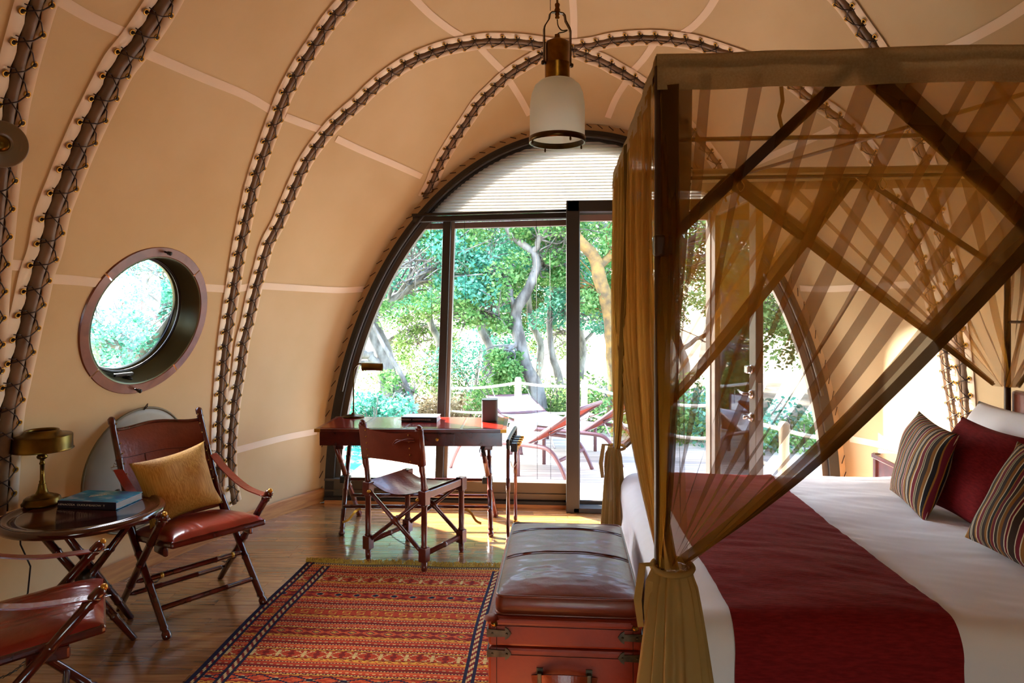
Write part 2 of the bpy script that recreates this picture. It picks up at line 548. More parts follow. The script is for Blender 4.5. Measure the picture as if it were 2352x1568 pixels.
YB = -2.0
def build_shell():
    NY, NP = 250, 230
    ys = [YB + (YG - YB) * i / NY for i in range(NY + 1)]
    mb = MB()
    vs = []
    for Y in ys:
        a, b = sect(Y)
        for j in range(NP + 1):
            th = math.pi * j / NP
            vs.append(Vector((EX - a * math.cos(th), Y, b * math.sin(th))))
    fs = []
    for i in range(NY):
        for j in range(NP):
            q = (i * (NP + 1) + j, (i + 1) * (NP + 1) + j, (i + 1) * (NP + 1) + j + 1, i * (NP + 1) + j + 1)
            c = (vs[q[0]] + vs[q[2]]) / 2 - PORT_C
            if c.length < 0.6:
                l = PORT_R.transposed() @ c
                if math.hypot(l.x, l.y) < PORT_RO - 0.045: continue
            fs.append(q)
    mb.add(vs, fs, 0, True)
    # end wall behind the camera with an arched opening added for fill light
    ab, bb = sect(YB)
    def endw(u, v):
        th = math.pi * u; k = 1.0 - .58 * v
        return Vector((EX - ab * k * math.cos(th), YB, bb * k * math.sin(th)))
    mb.grid(endw, 90, 4)
    # outer lip that shades the gable glass
    def lip(u, v):
        th = math.pi * u
        k = 1.0 + 0.03 * v
        return Vector((EX - AG * k * math.cos(th), YG + 0.07 * v, BG * k * math.sin(th)))
    mb.grid(lip, 90, 3)
    return mb
PORT_RO = 0.40
# size of the porthole ring from its photo extent
_p = [hit(338, 556), hit(338, 915), hit(211, 735), hit(466, 735)]
PORT_RO = 0.25 * sum((q - PORT_C).length for q in _p)
shell = struct(build_shell().build('wall_canvas', M['canvas']))

RIBS = {
 'A': [(98, -40), (79, 10), (62, 69), (43, 138), (27, 207), (17, 258), (3, 380), (-10, 520), (-24, 700), (-30, 900)],
 'B': [(392, -34), (375, 0), (355, 34), (310, 100), (272, 148), (241, 207), (207, 275), (176, 344), (148, 413), (119, 490), (102, 573), (83, 628), (69, 691), (54, 755), (41, 819), (27, 883), (13, 950), (4, 1050), (-4, 1180)],
 'C': [(818, -34), (795, 0), (757, 45), (723, 96), (689, 148), (654, 213), (637, 255), (613, 320), (585, 403), (568, 472), (550, 560), (537, 637), (526, 707), (517, 771), (510, 835), (504, 915), (501, 978), (500, 1050), (502, 1120)],
 'D': [(537, 1156), (528, 1105), (526, 1028), (533, 943), (539, 899), (547, 851), (555, 787), (568, 736), (580, 678), (596, 618), (612, 560), (637, 512), (654, 472), (675, 423), (699, 372), (727, 330), (757, 293), (789, 262), (817, 238), (852, 203), (890, 172), (931, 145), (972, 126), (1024, 108), (1075, 98), (1117, 92), (1179, 93), (1213, 96), (1244, 100), (1283, 106)],
 'E': [(1283, 106), (1244, 124), (1206, 145), (1165, 172), (1131, 203), (1100, 234), (1072, 275), (1048, 310), (1024, 348), (1007, 379), (990, 420), (973, 452)],
}
def path_from_px(P):
    """smooth pixel list, extended in pixel space, dropped on the shell"""
    pts = catmull([Vector((a, b, 0)) for a, b in P], 8)
    return [hit(p.x, p.y) for p in pts]
def mirror(P): return [Vector((2 * EX - p.x - 0.04, p.y, p.z)) for p in P]

# extend arches A B C over the top: plane Y = c + k z through the visible points
def full_arch(P):
    A_ = np.array([[1, p.z] for p in P]); y = np.array([p.y for p in P])
    sel = A_[:, 1] > 0.2
    c, k = np.linalg.lstsq(A_[sel], y[sel], rcond=None)[0]
    out = []
    top = P[0] if P[0].z > P[-1].z else P[-1]
    seq = P if P[-1] is top else P[::-1]             # floor -> top
    out = [p for p in seq]
    # from the top visible point over the ridge
    z0 = top.z; x0 = top.x - EX
    th0 = None
    N = 40
    for i in range(1, N):
        x = x0 + (0 - x0) * i / N
        z = z0
        for _ in range(12):                           # solve shell z at (x, Y=c+k z)
            Y = c + k * z + (top.y - (c + k * z0))
            z = EB * math.sqrt(max(0, 1 - (x / EA) ** 2 - ((Y - EY) / EL) ** 2))
        out.append(Vector((EX + x, Y, z)))
    half = out
    return half + [Vector((2 * EX - p.x, p.y, p.z)) for p in half[::-1]][1:]

paths = {}
for kx in 'ABC':
    paths[kx] = full_arch(path_from_px(RIBS[kx]))
Dl = path_from_px(RIBS['D']); El = path_from_px(RIBS['E'])
hub = Dl[-1].copy()
def mir2(P): return [Vector((2 * hub.x - p.x + (hub.y - p.y) * 0 , p.y, p.z)) for p in P]
Dr = path_from_px([(1283, 106), (1317, 105), (1358, 101), (1403, 91), (1454, 86), (1506, 85), (1558, 90), (1604, 98), (1665, 118), (1718, 137)])
Er = path_from_px([(1283, 106), (1327, 117), (1354, 128), (1385, 139), (1413, 155), (1447, 174), (1475, 193), (1492, 207)])
# continue the right halves with the mirrored left ones
def join_mirror(R, L):
    Lm = [Vector((2 * EX - p.x + 0.04, p.y, p.z)) for p in L]      # hub -> far end
    e = R[-1]
    j = min(range(len(Lm)), key=lambda i: (Lm[i] - e).length)
    n = 14
    off = e - Lm[j]
    out = list(R)
    for i in range(j + 2, len(Lm)):
        w = max(0.0, 1 - (i - j) / 60.0)
        out.append(snap(Lm[i] + off * w))
    return out
Drf = join_mirror(Dr, Dl[::-1]); Erf = join_mirror(Er, El)
paths['D'] = Dl + Erf[1:]        # floor left, over the crossing, down to the gable right
paths['E'] = El[::-1] + Drf[1:]

def seam(name, P, gap, label, eye_r, step, side_w=0.028, objs_max=290, vis=None):
    """laced joint: hems, dark gap, round rib pole, cord zigzag, eyelets"""
    P = [snap(p) for p in resample(P, 0.03)]
    P = [p for p in P if p.y < YG - 0.005 and p.z > 0.0]
    # keep one continuous run
    N = len(P)
    tang = [(P[min(i + 1, N - 1)] - P[max(i - 1, 0)]).normalized() for i in range(N)]
    nrm = [snormal(p) for p in P]
    side = [tang[i].cross(nrm[i]).normalized() for i in range(N)]
    root = thing(name, label, 'seam lacing', tuple(P[0]))
    O = P[0]
    g = gap / 2
    mb = MB()
    for sgn in (-1, 1):
        vs = []
        for i in range(N):
            wob = 0.07 * gap * math.sin(i * 0.03 / step * 2 * math.pi + sgn) + 0.003 * noise.noise(P[i] * 9)
            a = P[i] + side[i] * sgn * (g + wob) + nrm[i] * 0.014
            b = P[i] + side[i] * sgn * (g + side_w * 1.95) + nrm[i] * 0.009
            c = P[i] + side[i] * sgn * (g + wob) + nrm[i] * 0.004
            vs += [a - O, b - O, c - O]
        fs = []
        for i in range(N - 1):
            fs.append((3 * i, 3 * i + 1, 3 * i + 4, 3 * i + 3)); fs.append((3 * i, 3 * i + 3, 3 * i + 5, 3 * i + 2))
        h = MB(); h.add(vs, fs, 0, True); h.build('hem_strip', M['hem'], root)
    gm = MB()
    gm.ribbon([p + n * 0.006 - O for p, n in zip(P, nrm)], nrm, gap * 1.25, 0)
    gm.build('gap_shade_strip', M['gap'], root)  # dark strip painted in for the shaded recess between the hems
    pm = MB(); pm.tube([p + n * 0.003 - O for p, n in zip(P, nrm)], gap * 0.36, 10)
    pm.build('rib_pole', M['pole'], root)
    # eyelets and lacing
    L = [0.0]
    for a, b in zip(P, P[1:]): L.append(L[-1] + (b - a).length)
    n = int(L[-1] / step)
    def samp(s):
        s = max(0, min(L[-1] - 1e-6, s)); i = min(int(s / L[-1] * (N - 1)), N - 2)
        while L[i] > s: i -= 1
        while L[i + 1] < s: i += 1
        t = (s - L[i]) / (L[i + 1] - L[i])
        return P[i].lerp(P[i + 1], t), side[i], nrm[i], tang[i]
    ring = MB()
    R_, r_ = eye_r * 1.2, eye_r * 0.36
    pts = [Vector((math.cos(a), math.sin(a), 0)) * R_ for a in [2 * math.pi * k / 12 for k in range(12)]]
    ring.tube(pts, r_, 6, closed=True)
    ring.lathe([(0.0, -0.002), (R_ * 0.7, -0.0018)], n=8, mi=1)
    rme = ring.mesh('eyelet', [M['brass'], M['gap']])
    lace = MB()
    cand = []
    for k in range(n):
        s = (k + 0.5) * step
        eyes = []
        for sgn in (-1, 1):
            p, sd, nn, tg = samp(s + sgn * step * 0.22)
            e = p + sd * sgn * (g + side_w * 0.75) + nn * 0.018
            eyes.append((e, nn)); cand.append((e, nn, tg))
        p2, sd2, nn2, _ = samp(s + step)
        l0 = eyes[0][0] - O + nn * 0.002
        r0 = eyes[1][0] - O + nn * 0.002
        mid = (l0 + r0) / 2 + nn * (gap * 0.40 - 0.006)
        lace.tube([l0, mid, r0], 0.0030, 5)
        q = p2 - sd2 * (g * 0.75) + nn2 * (gap * 0.30) - O
        lace.tube([r0, (r0 + q) / 2 + nn * (gap * 0.34 - .004), q], 0.0027, 5)
        q3, sd3, nn3, _ = samp(s + step)
        e3 = q3 + sd3 * (-1) * (g + side_w * 0.75) + nn3 * 0.018 - O
        lace.tube([q, (q + e3) / 2 + nn3 * gap * 0.1, e3], 0.0027, 5)
    lace.build('lacing_cord', M['cord'], root)
    # eyelets in view are parts; the ones out of view are left out
    def vis_score(e):
        v = e - CAM
        d = v.x * -SY + v.y * CY; la = v.x * CY + v.y * SY
        if d < 0.3: return None
        px = 1176 + la / d * F_PX; py = 710 - v.z / d * F_PX
        if -30 < px < 2382 and -30 < py < 1598: return d
        return None
    c2 = [(vis_score(e), e, nn, tg) for e, nn, tg in cand]
    c2 = sorted([c for c in c2 if c[0]], key=lambda c: c[0])[:objs_max]
    for d_, e, nn, tg in c2:
        inst('eyelet', rme, root, e - O, rot_to(nn, tg))
    return root

seam('laced_rib', paths['A'], 0.070, 'laced canvas seam at the left edge, its rib nearest the camera', 0.0105, 0.13)
seam('laced_rib', paths['B'], 0.085, 'broad laced canvas seam over a brown rib left of the round window', 0.0105, 0.12)
seam('laced_rib', paths['C'], 0.055, 'dark laced seam arching high between round window and desk', 0.0095, 0.11, side_w=0.020)
seam('laced_rib', paths['D'], 0.055, 'laced seam rising right of the round window to the ceiling crossing behind the pendant', 0.0085, 0.105, side_w=0.020)
seam('laced_rib', paths['E'], 0.052, 'laced seam from the gable arch through the crossing to right wall behind the net', 0.0085, 0.105, side_w=0.020)

# lighter seam tapes running along the canvas
TAPES = [
 [(120, -10), (210, 42), (300, 82)], [(330, 120), (400, 150), (470, 180), (560, 217), (630, 257)],
 [(655, 268), (700, 285), (745, 300)], [(772, 318), (830, 345), (900, 375), (968, 405)],
 [(-20, 604), (30, 608), (78, 611)], [(122, 640), (180, 644), (236, 650)], [(464, 660), (500, 662), (524, 664)],
 [(548, 662), (562, 660), (575, 656)], [(600, 656), (700, 662), (780, 666), (842, 663)],
 [(540, 1034), (600, 1018), (660, 1003), (728, 990)],
 [(945, -10), (985, 30), (1025, 62), (1060, 84)], [(1104, 110), (1130, 138), (1160, 168)], [(1170, 185), (1195, 225), (1216, 264)],
 [(1315, -10), (1318, 40), (1318, 98)], [(1650, -15), (1625, 25), (1595, 58), (1560, 82)], [(1502, 100), (1478, 135), (1445, 172)], [(1440, 185), (1415, 225), (1396, 270)],
 [(2370, 5), (2300, 50), (2210, 98), (2130, 132), (2040, 190)],
]
tp = MB()
for T in TAPES:
    pts = [hit(p.x, p.y) for p in catmull([Vector((a, b, 0)) for a, b in T], 5)]
    pts = [p for p in pts if p.y < YG + 0.02]
    tp.ribbon([snap(p, 0.004) for p in pts], [snormal(p) for p in pts], 0.05, 0)
# the same seams on the right wall, mirrored from the left
for T in TAPES[7:9] + TAPES[9:10] + TAPES[3:4]:
    pts = [hit(p.x, p.y) for p in catmull([Vector((a, b, 0)) for a, b in T], 5)]
    pts = [Vector((2 * EX - p.x, p.y, p.z)) for p in pts if p.y < YG]
    tp.ribbon([snap(p, 0.004) for p in pts], [snormal(p) for p in pts], 0.05, 0)
tp.build('seam_tape', M['tape'], shell, kind='stuff')

# skirting board following the curved wall
def skirt(name, sgn):
    mb = MB(); N = 60
    P = []
    for i in range(N + 1):
        Y = -2.4 + (YG - 0.03 + 2.4) * i / N
        a, _ = sect(Y)
        P.append((EX + sgn * (a - 0.02), Y, sgn))
    vs = []
    for x, y, s in P:
        vs += [(x, y, 0), (x, y, 0.10), (x - s * 0.022, y, 0.112), (x - s * 0.034, y, 0.104), (x - s * 0.036, y, 0.0)]
    fs = []
    for i in range(N):
        for q in range(4):
            fs.append((i * 5 + q, (i + 1) * 5 + q, (i + 1) * 5 + q + 1, i * 5 + q + 1))
    mb.add(vs, fs)
    return struct(mb.build(name, M['base']))
skirt('baseboard_left', -1); skirt('baseboard_right', 1)

# ------------------------------------------------------------------ floor
fl = MB()
Nf = 80
ring_ = []
for i in range(Nf + 1):
    Y = -3.1 + (YG + 3.1 + 0.02) * i / Nf
    ring_.append((Y, sect(min(Y, YG))[0]))
for (y0, a0), (y1, a1) in zip(ring_, ring_[1:]):
    fl.add([(EX - a0 - .05, y0, -0.012), (EX + a0 + .05, y0, -0.012), (EX + a1 + .05, y1, -0.012), (EX - a1 - .05, y1, -0.012)], [(0, 1, 2, 3)])
floor = struct(fl.build('floor', M['gap']))
PW = 0.078
PA = YAW * 0.9
ca, sa = math.cos(PA), math.sin(PA)
Rp = Matrix.Rotation(PA, 3, 'Z')
def plank_mesh(L, mat):
    m = MB(); m.box((L / 2, 0, -0.006), (L - 0.0014, PW - 0.0014, 0.012), bev=0.0008); 
    return m.mesh('plank', mat)
LENS = [0.34, 0.46, 0.58, 0.7]
pm_ = {L: plank_mesh(L, M['plank']) for L in LENS}
rest = MB(); cntp = 0
rp = random.Random(3)
def inside(x, y, mrg=0.0):
    if y > YG - 0.06: return False
    a, _ = sect(y)
    return abs(x - EX) < a - mrg
v = -4.0
while v < 6.6:
    u = -4.2 + rp.random() * 0.5
    while u < 4.2:
        L = rp.choice(LENS)
        x0, y0 = u * ca - v * sa, u * sa + v * ca
        x1, y1 = (u + L) * ca - v * sa, (u + L) * sa + v * ca
        ins = inside(x0, y0) or inside(x1, y1)
        if ins and -3.0 < y0 < 5.52 and y1 < 5.52:
            xc, yc = (x0 + x1) / 2, (y0 + y1) / 2
            z = rp.uniform(-0.0006, 0.0)
            visible = -2.9 < xc < 0.15 and 2.75 < yc < 5.6 and not (-1.5 < xc < -0.2 and yc < 4.1)
            if visible and cntp < 300:
                inst('plank', pm_[L], floor, Vector((x0, y0, z)), Rp); cntp += 1
            else:
                d = Vector((ca, sa, 0)) * (L / 2)
                rest.box(Vector((x0, y0, z - 0.006)) + d, (L - 0.0014, PW - 0.0014, 0.012), rot=Rp)
        u += L
    v += PW
rest.build('plank_field', M['plank_i'], floor, kind='stuff')

# ------------------------------------------------------------------ porthole
pr = thing('round_window', 'round porthole window with mahogany ring in left canvas wall', 'window', tuple(PORT_C))
pr.rotation_euler = PORT_R.to_euler()
RO = PORT_RO
m_ = MB()
segs = [(-2.4, -0.75), (-0.73, 0.92), (0.94, 2.34), (2.36, 3.86)]
def arcring(mb, r0, r1, z0, z1, a0, a1, n=40, mi=0, bev=0.006):
    prof = [(r0, z0), (r0, z1 - bev), (r0 + bev, z1), (r1 - bev, z1), (r1, z1 - bev), (r1, z0)]
    def f(u, v):
        a = a0 + (a1 - a0) * u
        i = min(int(round(v * 5)), 5); r, z = prof[i]
        return Vector((r * math.cos(a), r * math.sin(a), z))
    mb.grid(f, n, 5, mi, False)
M['ringwood'] = wood('ring_wood', '#6a3a28', '#8a5238', rough=0.35, coat=0.3, stretch=(4, 4, 4), scale=2)
for a0, a1 in segs:
    q = MB(); arcring(q, RO - 0.062, RO, -0.02, 0.022, a0, a1, 24); q.build('ring_segment', M['ringwood'], pr)
q = MB()
q.lathe([(RO - 0.058, 0.018), (RO - 0.072, 0.016), (RO - 0.075, -0.10), (RO - 0.09, -0.105), (RO - 0.092, -0.13), (RO - 0.108, -0.135), (RO - 0.11, -0.16)], n=64)
q.build('inner_sleeve', simple('olive_metal', '#55573f', 0.35, 0.5), pr)
q = MB(); q.tube([Vector((math.cos(a), math.sin(a), 0)) * (RO - 0.098) + Vector((0, 0, -0.115)) for a in [2 * math.pi * i / 64 for i in range(64)]], 0.009, 8, closed=True)
q.build('gasket', M['black'], pr)
q = MB(); q.lathe([(0.0, -0.14), (RO - 0.1, -0.14)], n=64); q.build('glass_pane', M['glass'], pr)
q = MB(); q.box((-RO + 0.10, 0.03, -0.055), (0.02, 0.13, 0.018), bev=0.005); q.turned((-RO + 0.08, 0.0, -0.07), (-RO + 0.08, 0.0, -0.02), [(0, .014), (.6, .014), (1, .008)]); q.box((-RO + 0.085, 0.0, -0.06), (0.03, 0.035, 0.03), bev=0.004)
q.build('latch', M['iron'], pr)
for xx in (RO - 0.03, -RO + 0.03):
    q = MB(); q.turned((xx, 0.0, 0.02), (xx, 0.0, 0.07), [(0, .006), (.45, .005), (.5, .011), (.9, .012), (1, .005)], 12); q.build('knob', M['iron'], pr)

# round cover hanging below it by a loop on the lower knob
dc = hit(317, 1078, 0.05)
dn = snormal(dc)
dr = thing('round_cover', 'round cream window cover hanging on the wall behind the armchair', 'cover', tuple(dc))
dr.rotation_euler = rot_to(dn, Vector((0, 0, 1))).to_euler()
RC = 0.375
q = MB(); q.lathe([(0.0, 0.022), (RC * 0.5, 0.021), (RC * 0.9, 0.014), (RC * 0.975, 0.006), (RC, -0.004), (RC * 0.96, -0.012), (0, -0.012)], n=64)
q.build('padded_disc', M['creamdisc'], dr)
q = MB(); q.tube([Vector((math.cos(a) * RC, math.sin(a) * RC, 0.004)) for a in [2 * math.pi * i / 64 for i in range(64)]], 0.007, 6, closed=True)
q.build('piping', M['piping'], dr)
q = MB(); q.tube([(RC - 0.01, 0.0, 0.006), (RC + 0.01, -0.008, 0.02), (RC + 0.03, 0, 0.03), (RC + 0.01, 0.008, 0.02), (RC - 0.01, 0.0, 0.006)], 0.003, 6)
q.build('hanging_loop', M['cord'], dr)

# ------------------------------------------------------------------ gable: frame, panes, blind, door
def arch_pt(th, k=0.0, Y=YG):
    """k = inset from the canvas"""
    return Vector((EX - (AG - k) * math.cos(th), Y, (BG - k) * math.sin(th)))
def arch_band(mb, k0, k1, y0, y1, mi=0, n=90):
    for (ka, ya, kb, yb) in ((k0, y0, k1, y0), (k1, y0, k1, y1), (k1, y1, k0, y1), (k0, y1, k0, y0)):
        def f(u, v):
            th = math.pi * u
            return arch_pt(th, ka + (kb - ka) * v, ya + (yb - ya) * v)
        mb.grid(f, n, 1, mi, True)
g = MB(); arch_band(g, -0.01, 0.05, YG - 0.02, YG + 0.02)
struct(g.build('trim_1', simple('cream_trim', '#c8a67c', 0.7)))
g = MB(); arch_band(g, 0.045, 0.12, YG - 0.05, YG + 0.06)
gf = struct(g.build('window_1', M['frame']))
g = MB(); arch_band(g, 0.115, 0.165, YG - 0.01, YG + 0.05); g.build('window_inner_frame', M['frame_grey'], gf)
for k in range(46):     # canvas lacing buttons along the gable edge
    pass
lc = MB()
for k in range(75):
    th = math.pi * (k + 0.5) / 75
    a = arch_pt(th, -0.008, YG - 0.03); b = arch_pt(th + 0.02, 0.02, YG - 0.035)
    lc.tube([a, b], 0.0035, 5)
lc.build('edge_lacing', M['cord'], gf)

def XatG(px, py, Y=YG): return at_Y(px, py, Y)
mt, mbm = at_Y(1029, 510, YG), at_Y(1010, 1112, YG)
def slab(mb, p0, p1, w, d, mi=0, bev=0.004):
    p0, p1 = Vector(p0), Vector(p1)
    z = (p1 - p0).normalized()
    y = Vector((0, 1, 0)); y = (y - z * y.dot(z)).normalized(); x = y.cross(z)
    R = Matrix((x, y, z)).transposed()
    mb.box((p0 + p1) / 2, (w, d, (p1 - p0).length), rot=R, bev=bev, mi=mi)
g = MB(); slab(g, mbm, mt, 0.065, 0.10); g.build('mullion', M['frame'], gf)
g = MB(); slab(g, mbm + Vector((0.045, 0.02, 0)), mt + Vector((0.045, 0.02, 0)), 0.03, 0.06); g.build('mullion_bead', M['frame_light'], gf)
tl, tr_ = at_Y(950, 505, YG - 0.04), at_Y(1303, 495, YG - 0.04)
g = MB(); slab(g, tl, tr_, 0.045, 0.08); g.build('transom', M['frame'], gf)
g = MB(); slab(g, tl + Vector((0.02, 0.06, -0.05)), tr_ + Vector((0, 0.06, -0.05)), 0.05, 0.05); g.build('transom_head', simple('mauve_grey', '#7a6a66', 0.4), gf)
# blind rail and head tube
g = MB(); g.tube([tl + Vector((0.0, -0.06, 0.032)), tr_ + Vector((0, -0.06, 0.032))], 0.012, 10); g.build('blind_rail', M['iron'], gf)
xl, xr = -1.98, 0.02
g = MB(); g.box(((xl + xr) / 2, YG - 0.0, 0.125), (xr - xl, 0.09, 0.15), bev=0.008)
g.box(((xl + xr) / 2, YG - 0.055, 0.19), (xr - xl, 0.03, 0.016)); g.box(((xl + xr) / 2, YG - 0.05, 0.10), (xr - xl, 0.02, 0.012))
g.build('sill_panel', M['sill'], gf)
g = MB(); g.box(((xl + xr) / 2, YG - 0.06, 0.035), (xr - xl, 0.05, 0.03)); g.build('sill_track', M['frame'], gf)
g = MB(); g.box((EX, YG - 0.03, 0.008), (2 * AG - 0.12, 0.14, 0.04), bev=0.006)
struct(g.build('trim_2', M['base']))
# glass
g = MB()
def pane(u, v):
    th = math.pi * u
    p = arch_pt(th, 0.13, YG + 0.02)
    return Vector((p.x, p.y, p.z * v))
gl = MB()
# left of the door
def clip_pane(x0, x1, z0, z1, Y, n=24):
    def f(u, v):
        x = x0 + (x1 - x0) * u
        h = (BG - 0.13) * math.sqrt(max(0.0, 1 - ((x - EX) / (AG - 0.13)) ** 2))
        return Vector((x, Y, z0 + (max(min(z1, h), z0) - z0) * v))
    return f
def paneobj(name, x0, x1, z0, z1, Y, parent, mat=None):
    m = MB(); m.grid(clip_pane(x0, x1, z0, z1, Y), 24, 1, 0, False); return m.build(name, mat or M['glass'], parent)
paneobj('glass_pane', -1.92, -1.02, 0.19, 2.32, YG + 0.02, gf)
paneobj('glass_pane', -0.96, 0.03, 0.19, 2.34, YG + 0.02, gf)
paneobj('glass_pane', -1.35, 1.35, 2.42, 3.0, YG + 0.05, gf)
paneobj('glass_pane', 1.22, 2.05, 0.05, 2.4, YG + 0.02, gf)

# door frame (proud of the gable) and its open leaf
DZ = 2.455
dfr = struct(thing('door_1', '', 'door'))
del dfr['label']; del dfr['category']
g = MB(); g.box((0.068, YG - 0.10, DZ / 2), (0.105, 0.20, DZ), bev=0.006); g.box((0.112, YG - 0.02, DZ / 2), (0.03, 0.06, DZ - 0.05)); g.build('door_post', M['frame'], dfr)
g = MB(); g.box((1.18, YG - 0.06, DZ / 2), (0.09, 0.16, DZ), bev=0.006); g.build('door_post', M['frame_grey'], dfr)
g = MB(); g.box((0.62, YG - 0.10, DZ - 0.045), (1.2, 0.20, 0.09), bev=0.006); g.build('door_head', M['frame'], dfr)
g = MB(); g.box((0.62, YG - 0.04, DZ - 0.12), (1.03, 0.05, 0.05)); g.build('door_stop', simple('pinkish_grey', '#9b7f78', 0.5), dfr)
g = MB(); g.box((0.62, YG - 0.12, 0.02), (1.1, 0.16, 0.04), bev=0.005); g.box((0.62, YG - 0.06, 0.05), (1.1, 0.03, 0.03)); g.build('door_threshold', M['frame'], dfr)
leaf = thing('door_leaf', 'dark glazed door leaf standing open behind the bed with lever handle', 'door', (1.17, YG - 0.13, 0.03), math.radians(0))
ang = math.atan2(4.47 - (YG - 0.13), 1.245 - 1.17)
leaf.rotation_euler = (0, 0, ang)
LW = 0.98
M['door_leaf'] = simple('door_paint', '#4a423d', 0.4, c2='#3c342f', scale=14)
def dbox(name, c, s, mat=None): 
    m = MB(); m.box(c, s, bev=0.004); return m.build(name, mat or M['door_leaf'], leaf)
dbox('stile', (0.05, 0, 1.2), (0.10, 0.05, 2.38)); st = dbox('stile', (LW - 0.06, 0, 1.2), (0.12, 0.05, 2.38))
dbox('rail', (LW / 2, 0, 0.09), (LW - 0.22, 0.045, 0.16)); dbox('rail', (LW / 2, 0, 2.34), (LW - 0.22, 0.045, 0.10))
m = MB(); m.box((LW / 2, 0, 1.23), (LW - 0.22, 0.006, 2.12)); m.build('glass_pane', M['glass'], leaf)
m = MB(); m.box((LW + 0.001, 0, 0.98), (0.004, 0.022, 0.24)); m.box((LW + 0.004, 0, 1.0), (0.01, 0.014, 0.03)); m.build('lock_plate', M['steel'], leaf)
for zz, kind in ((1.18, 'thumb_turn'), (1.02, 'lever_handle'), (0.87, 'key_cylinder')):
    m = MB()
    m.turned((LW - 0.06, -0.024, zz), (LW - 0.06, -0.05, zz), [(0, .03), (.5, .03), (.7, .024), (1, .02)], 16)
    if kind == 'lever_handle':
        m.tube([(LW - 0.06, -0.05, zz), (LW - 0.07, -0.075, zz), (LW - 0.12, -0.08, zz + .004), (LW - 0.19, -0.075, zz + .012)], [.01, .011, .009, .006], 8)
    elif kind == 'thumb_turn':
        m.box((LW - 0.06, -0.055, zz), (0.06, 0.03, 0.05), bev=0.008)
    else:
        m.turned((LW - 0.06, -0.05, zz), (LW - 0.06, -0.085, zz), [(0, .012), (1, .012)], 12)
    m.build(kind, M['steel'], leaf)

# added glazed arch behind the camera, unseen source of front light
ab_, bb_ = sect(YB)
w2 = struct(thing('added_fill_window', '', '')); del w2['label']; del w2['category']
m = MB()
for i_ in range(1):
    pts_ = [Vector((EX - ab_ * .42 * math.cos(math.pi * t / 60), YB, bb_ * .42 * math.sin(math.pi * t / 60))) for t in range(61)]
    m.tube(pts_, .05, 6)
m.build('arch_frame', M['frame'], w2)
for xx in (-.9, .9):
    m = MB(); m.box((EX + xx * .4, YB, .8), (.07, .08, 1.6)); m.build('mullion', M['frame'], w2)
m = MB(); m.box((EX, YB, 1.5), (1.2, .08, .07)); m.build('transom', M['frame'], w2)
def pb(u, v):
    x = (2 * u - 1) * ab_ * .415; h = bb_ * .415 * math.sqrt(max(0, 1 - (x / (ab_ * .415)) ** 2)); return Vector((EX + x, YB, h * v))
m = MB(); m.grid(pb, 40, 1, 0, False); m.build('glass_pane', M['glass'], w2)

# pleated blind in the arch
bl = thing('pleated_blind', 'white pleated cellular blind filling the arch above the windows', 'blind', (0, YG - 0.03, 2.37))
NB = 30
m = MB()
vs = []; fs = []
zb0 = 2.385
for i in range(NB * 2 + 1):
    z = zb0 + i * 0.0125
    kk = 1 - (z / (BG - 0.13)) ** 2
    if kk <= 0.0015: break
    hw = (AG - 0.13) * math.sqrt(kk)
    y = 0.013 if i % 2 == 0 else -0.013
    n0 = len(vs)
    for j in range(21):
        vs.append(Vector((EX - hw + 2 * hw * j / 20, y, z - 2.37)))
    if i:
        for j in range(20):
            fs.append((n0 - 21 + j, n0 - 20 + j, n0 + j + 1, n0 + j))
m.add(vs, fs); m.build('pleated_fabric', M['blind'], bl)
m = MB(); m.box((0.70, 0, 0.012), (1.2, 0.03, 0.02)); m.build('bottom_rail', M['frame_light'], bl)
m = MB()
for (px_, y1_) in ((1232, 1100), (990, 900), (1067, 700), (1263, 1100)):
    a = at_Y(px_, 505, YG - 0.07); b = at_Y(px_ + 2, y1_, YG - 0.07)
    m.tube([a - Vector((0, YG - 0.03, 2.37)), b - Vector((0, YG - 0.03, 2.37))], 0.0016, 5)
m.build('pull_cords', M['cord'], bl, kind='stuff')
# tube of the arch blind track
m = MB(); m.tube([arch_pt(math.pi * (0.10 + 0.8 * i / 60), 0.10, YG - 0.075) - Vector((0, YG - 0.03, 2.37)) for i in range(61)], 0.014, 8)
m.build('track_tube', M['frame'], bl)
m = MB()
# ------------------------------------------------------------------ furniture on the left
def bamboo(mb, p0, p1, r, nodes=(0.3, 0.6), tip0=False, tip1=False, n=10, mi=0):
    prof = [(0.0, r * 0.8)]
    if tip0: prof = [(0, 0.3 * r), (0.006, r * 0.95), (0.02, r * 1.25), (0.04, r * 1.25), (0.055, r * 0.8), (0.07, r * 1.2), (0.085, r)]
    for q in nodes: prof += [(q - 0.012, r), (q - 0.005, r * 1.16), (q + 0.005, r * 1.16), (q + 0.012, r)]
    if tip1: prof += [(0.90, r), (0.915, r * 1.25), (0.93, r * 0.9), (0.945, r * 1.2), (0.985, r * 1.15), (1.0, r * 0.6)]
    else: prof += [(1.0, r * 0.85)]
    mb.turned(p0, p1, prof, n, mi)
    return mb

def strap(mb, pts, side, w, th=0.005, mi=0):
    mb.ribbon(catmull(pts, 5), [Vector(side)] * (5 * (len(pts) - 1) + 1), w, th, mi, False)

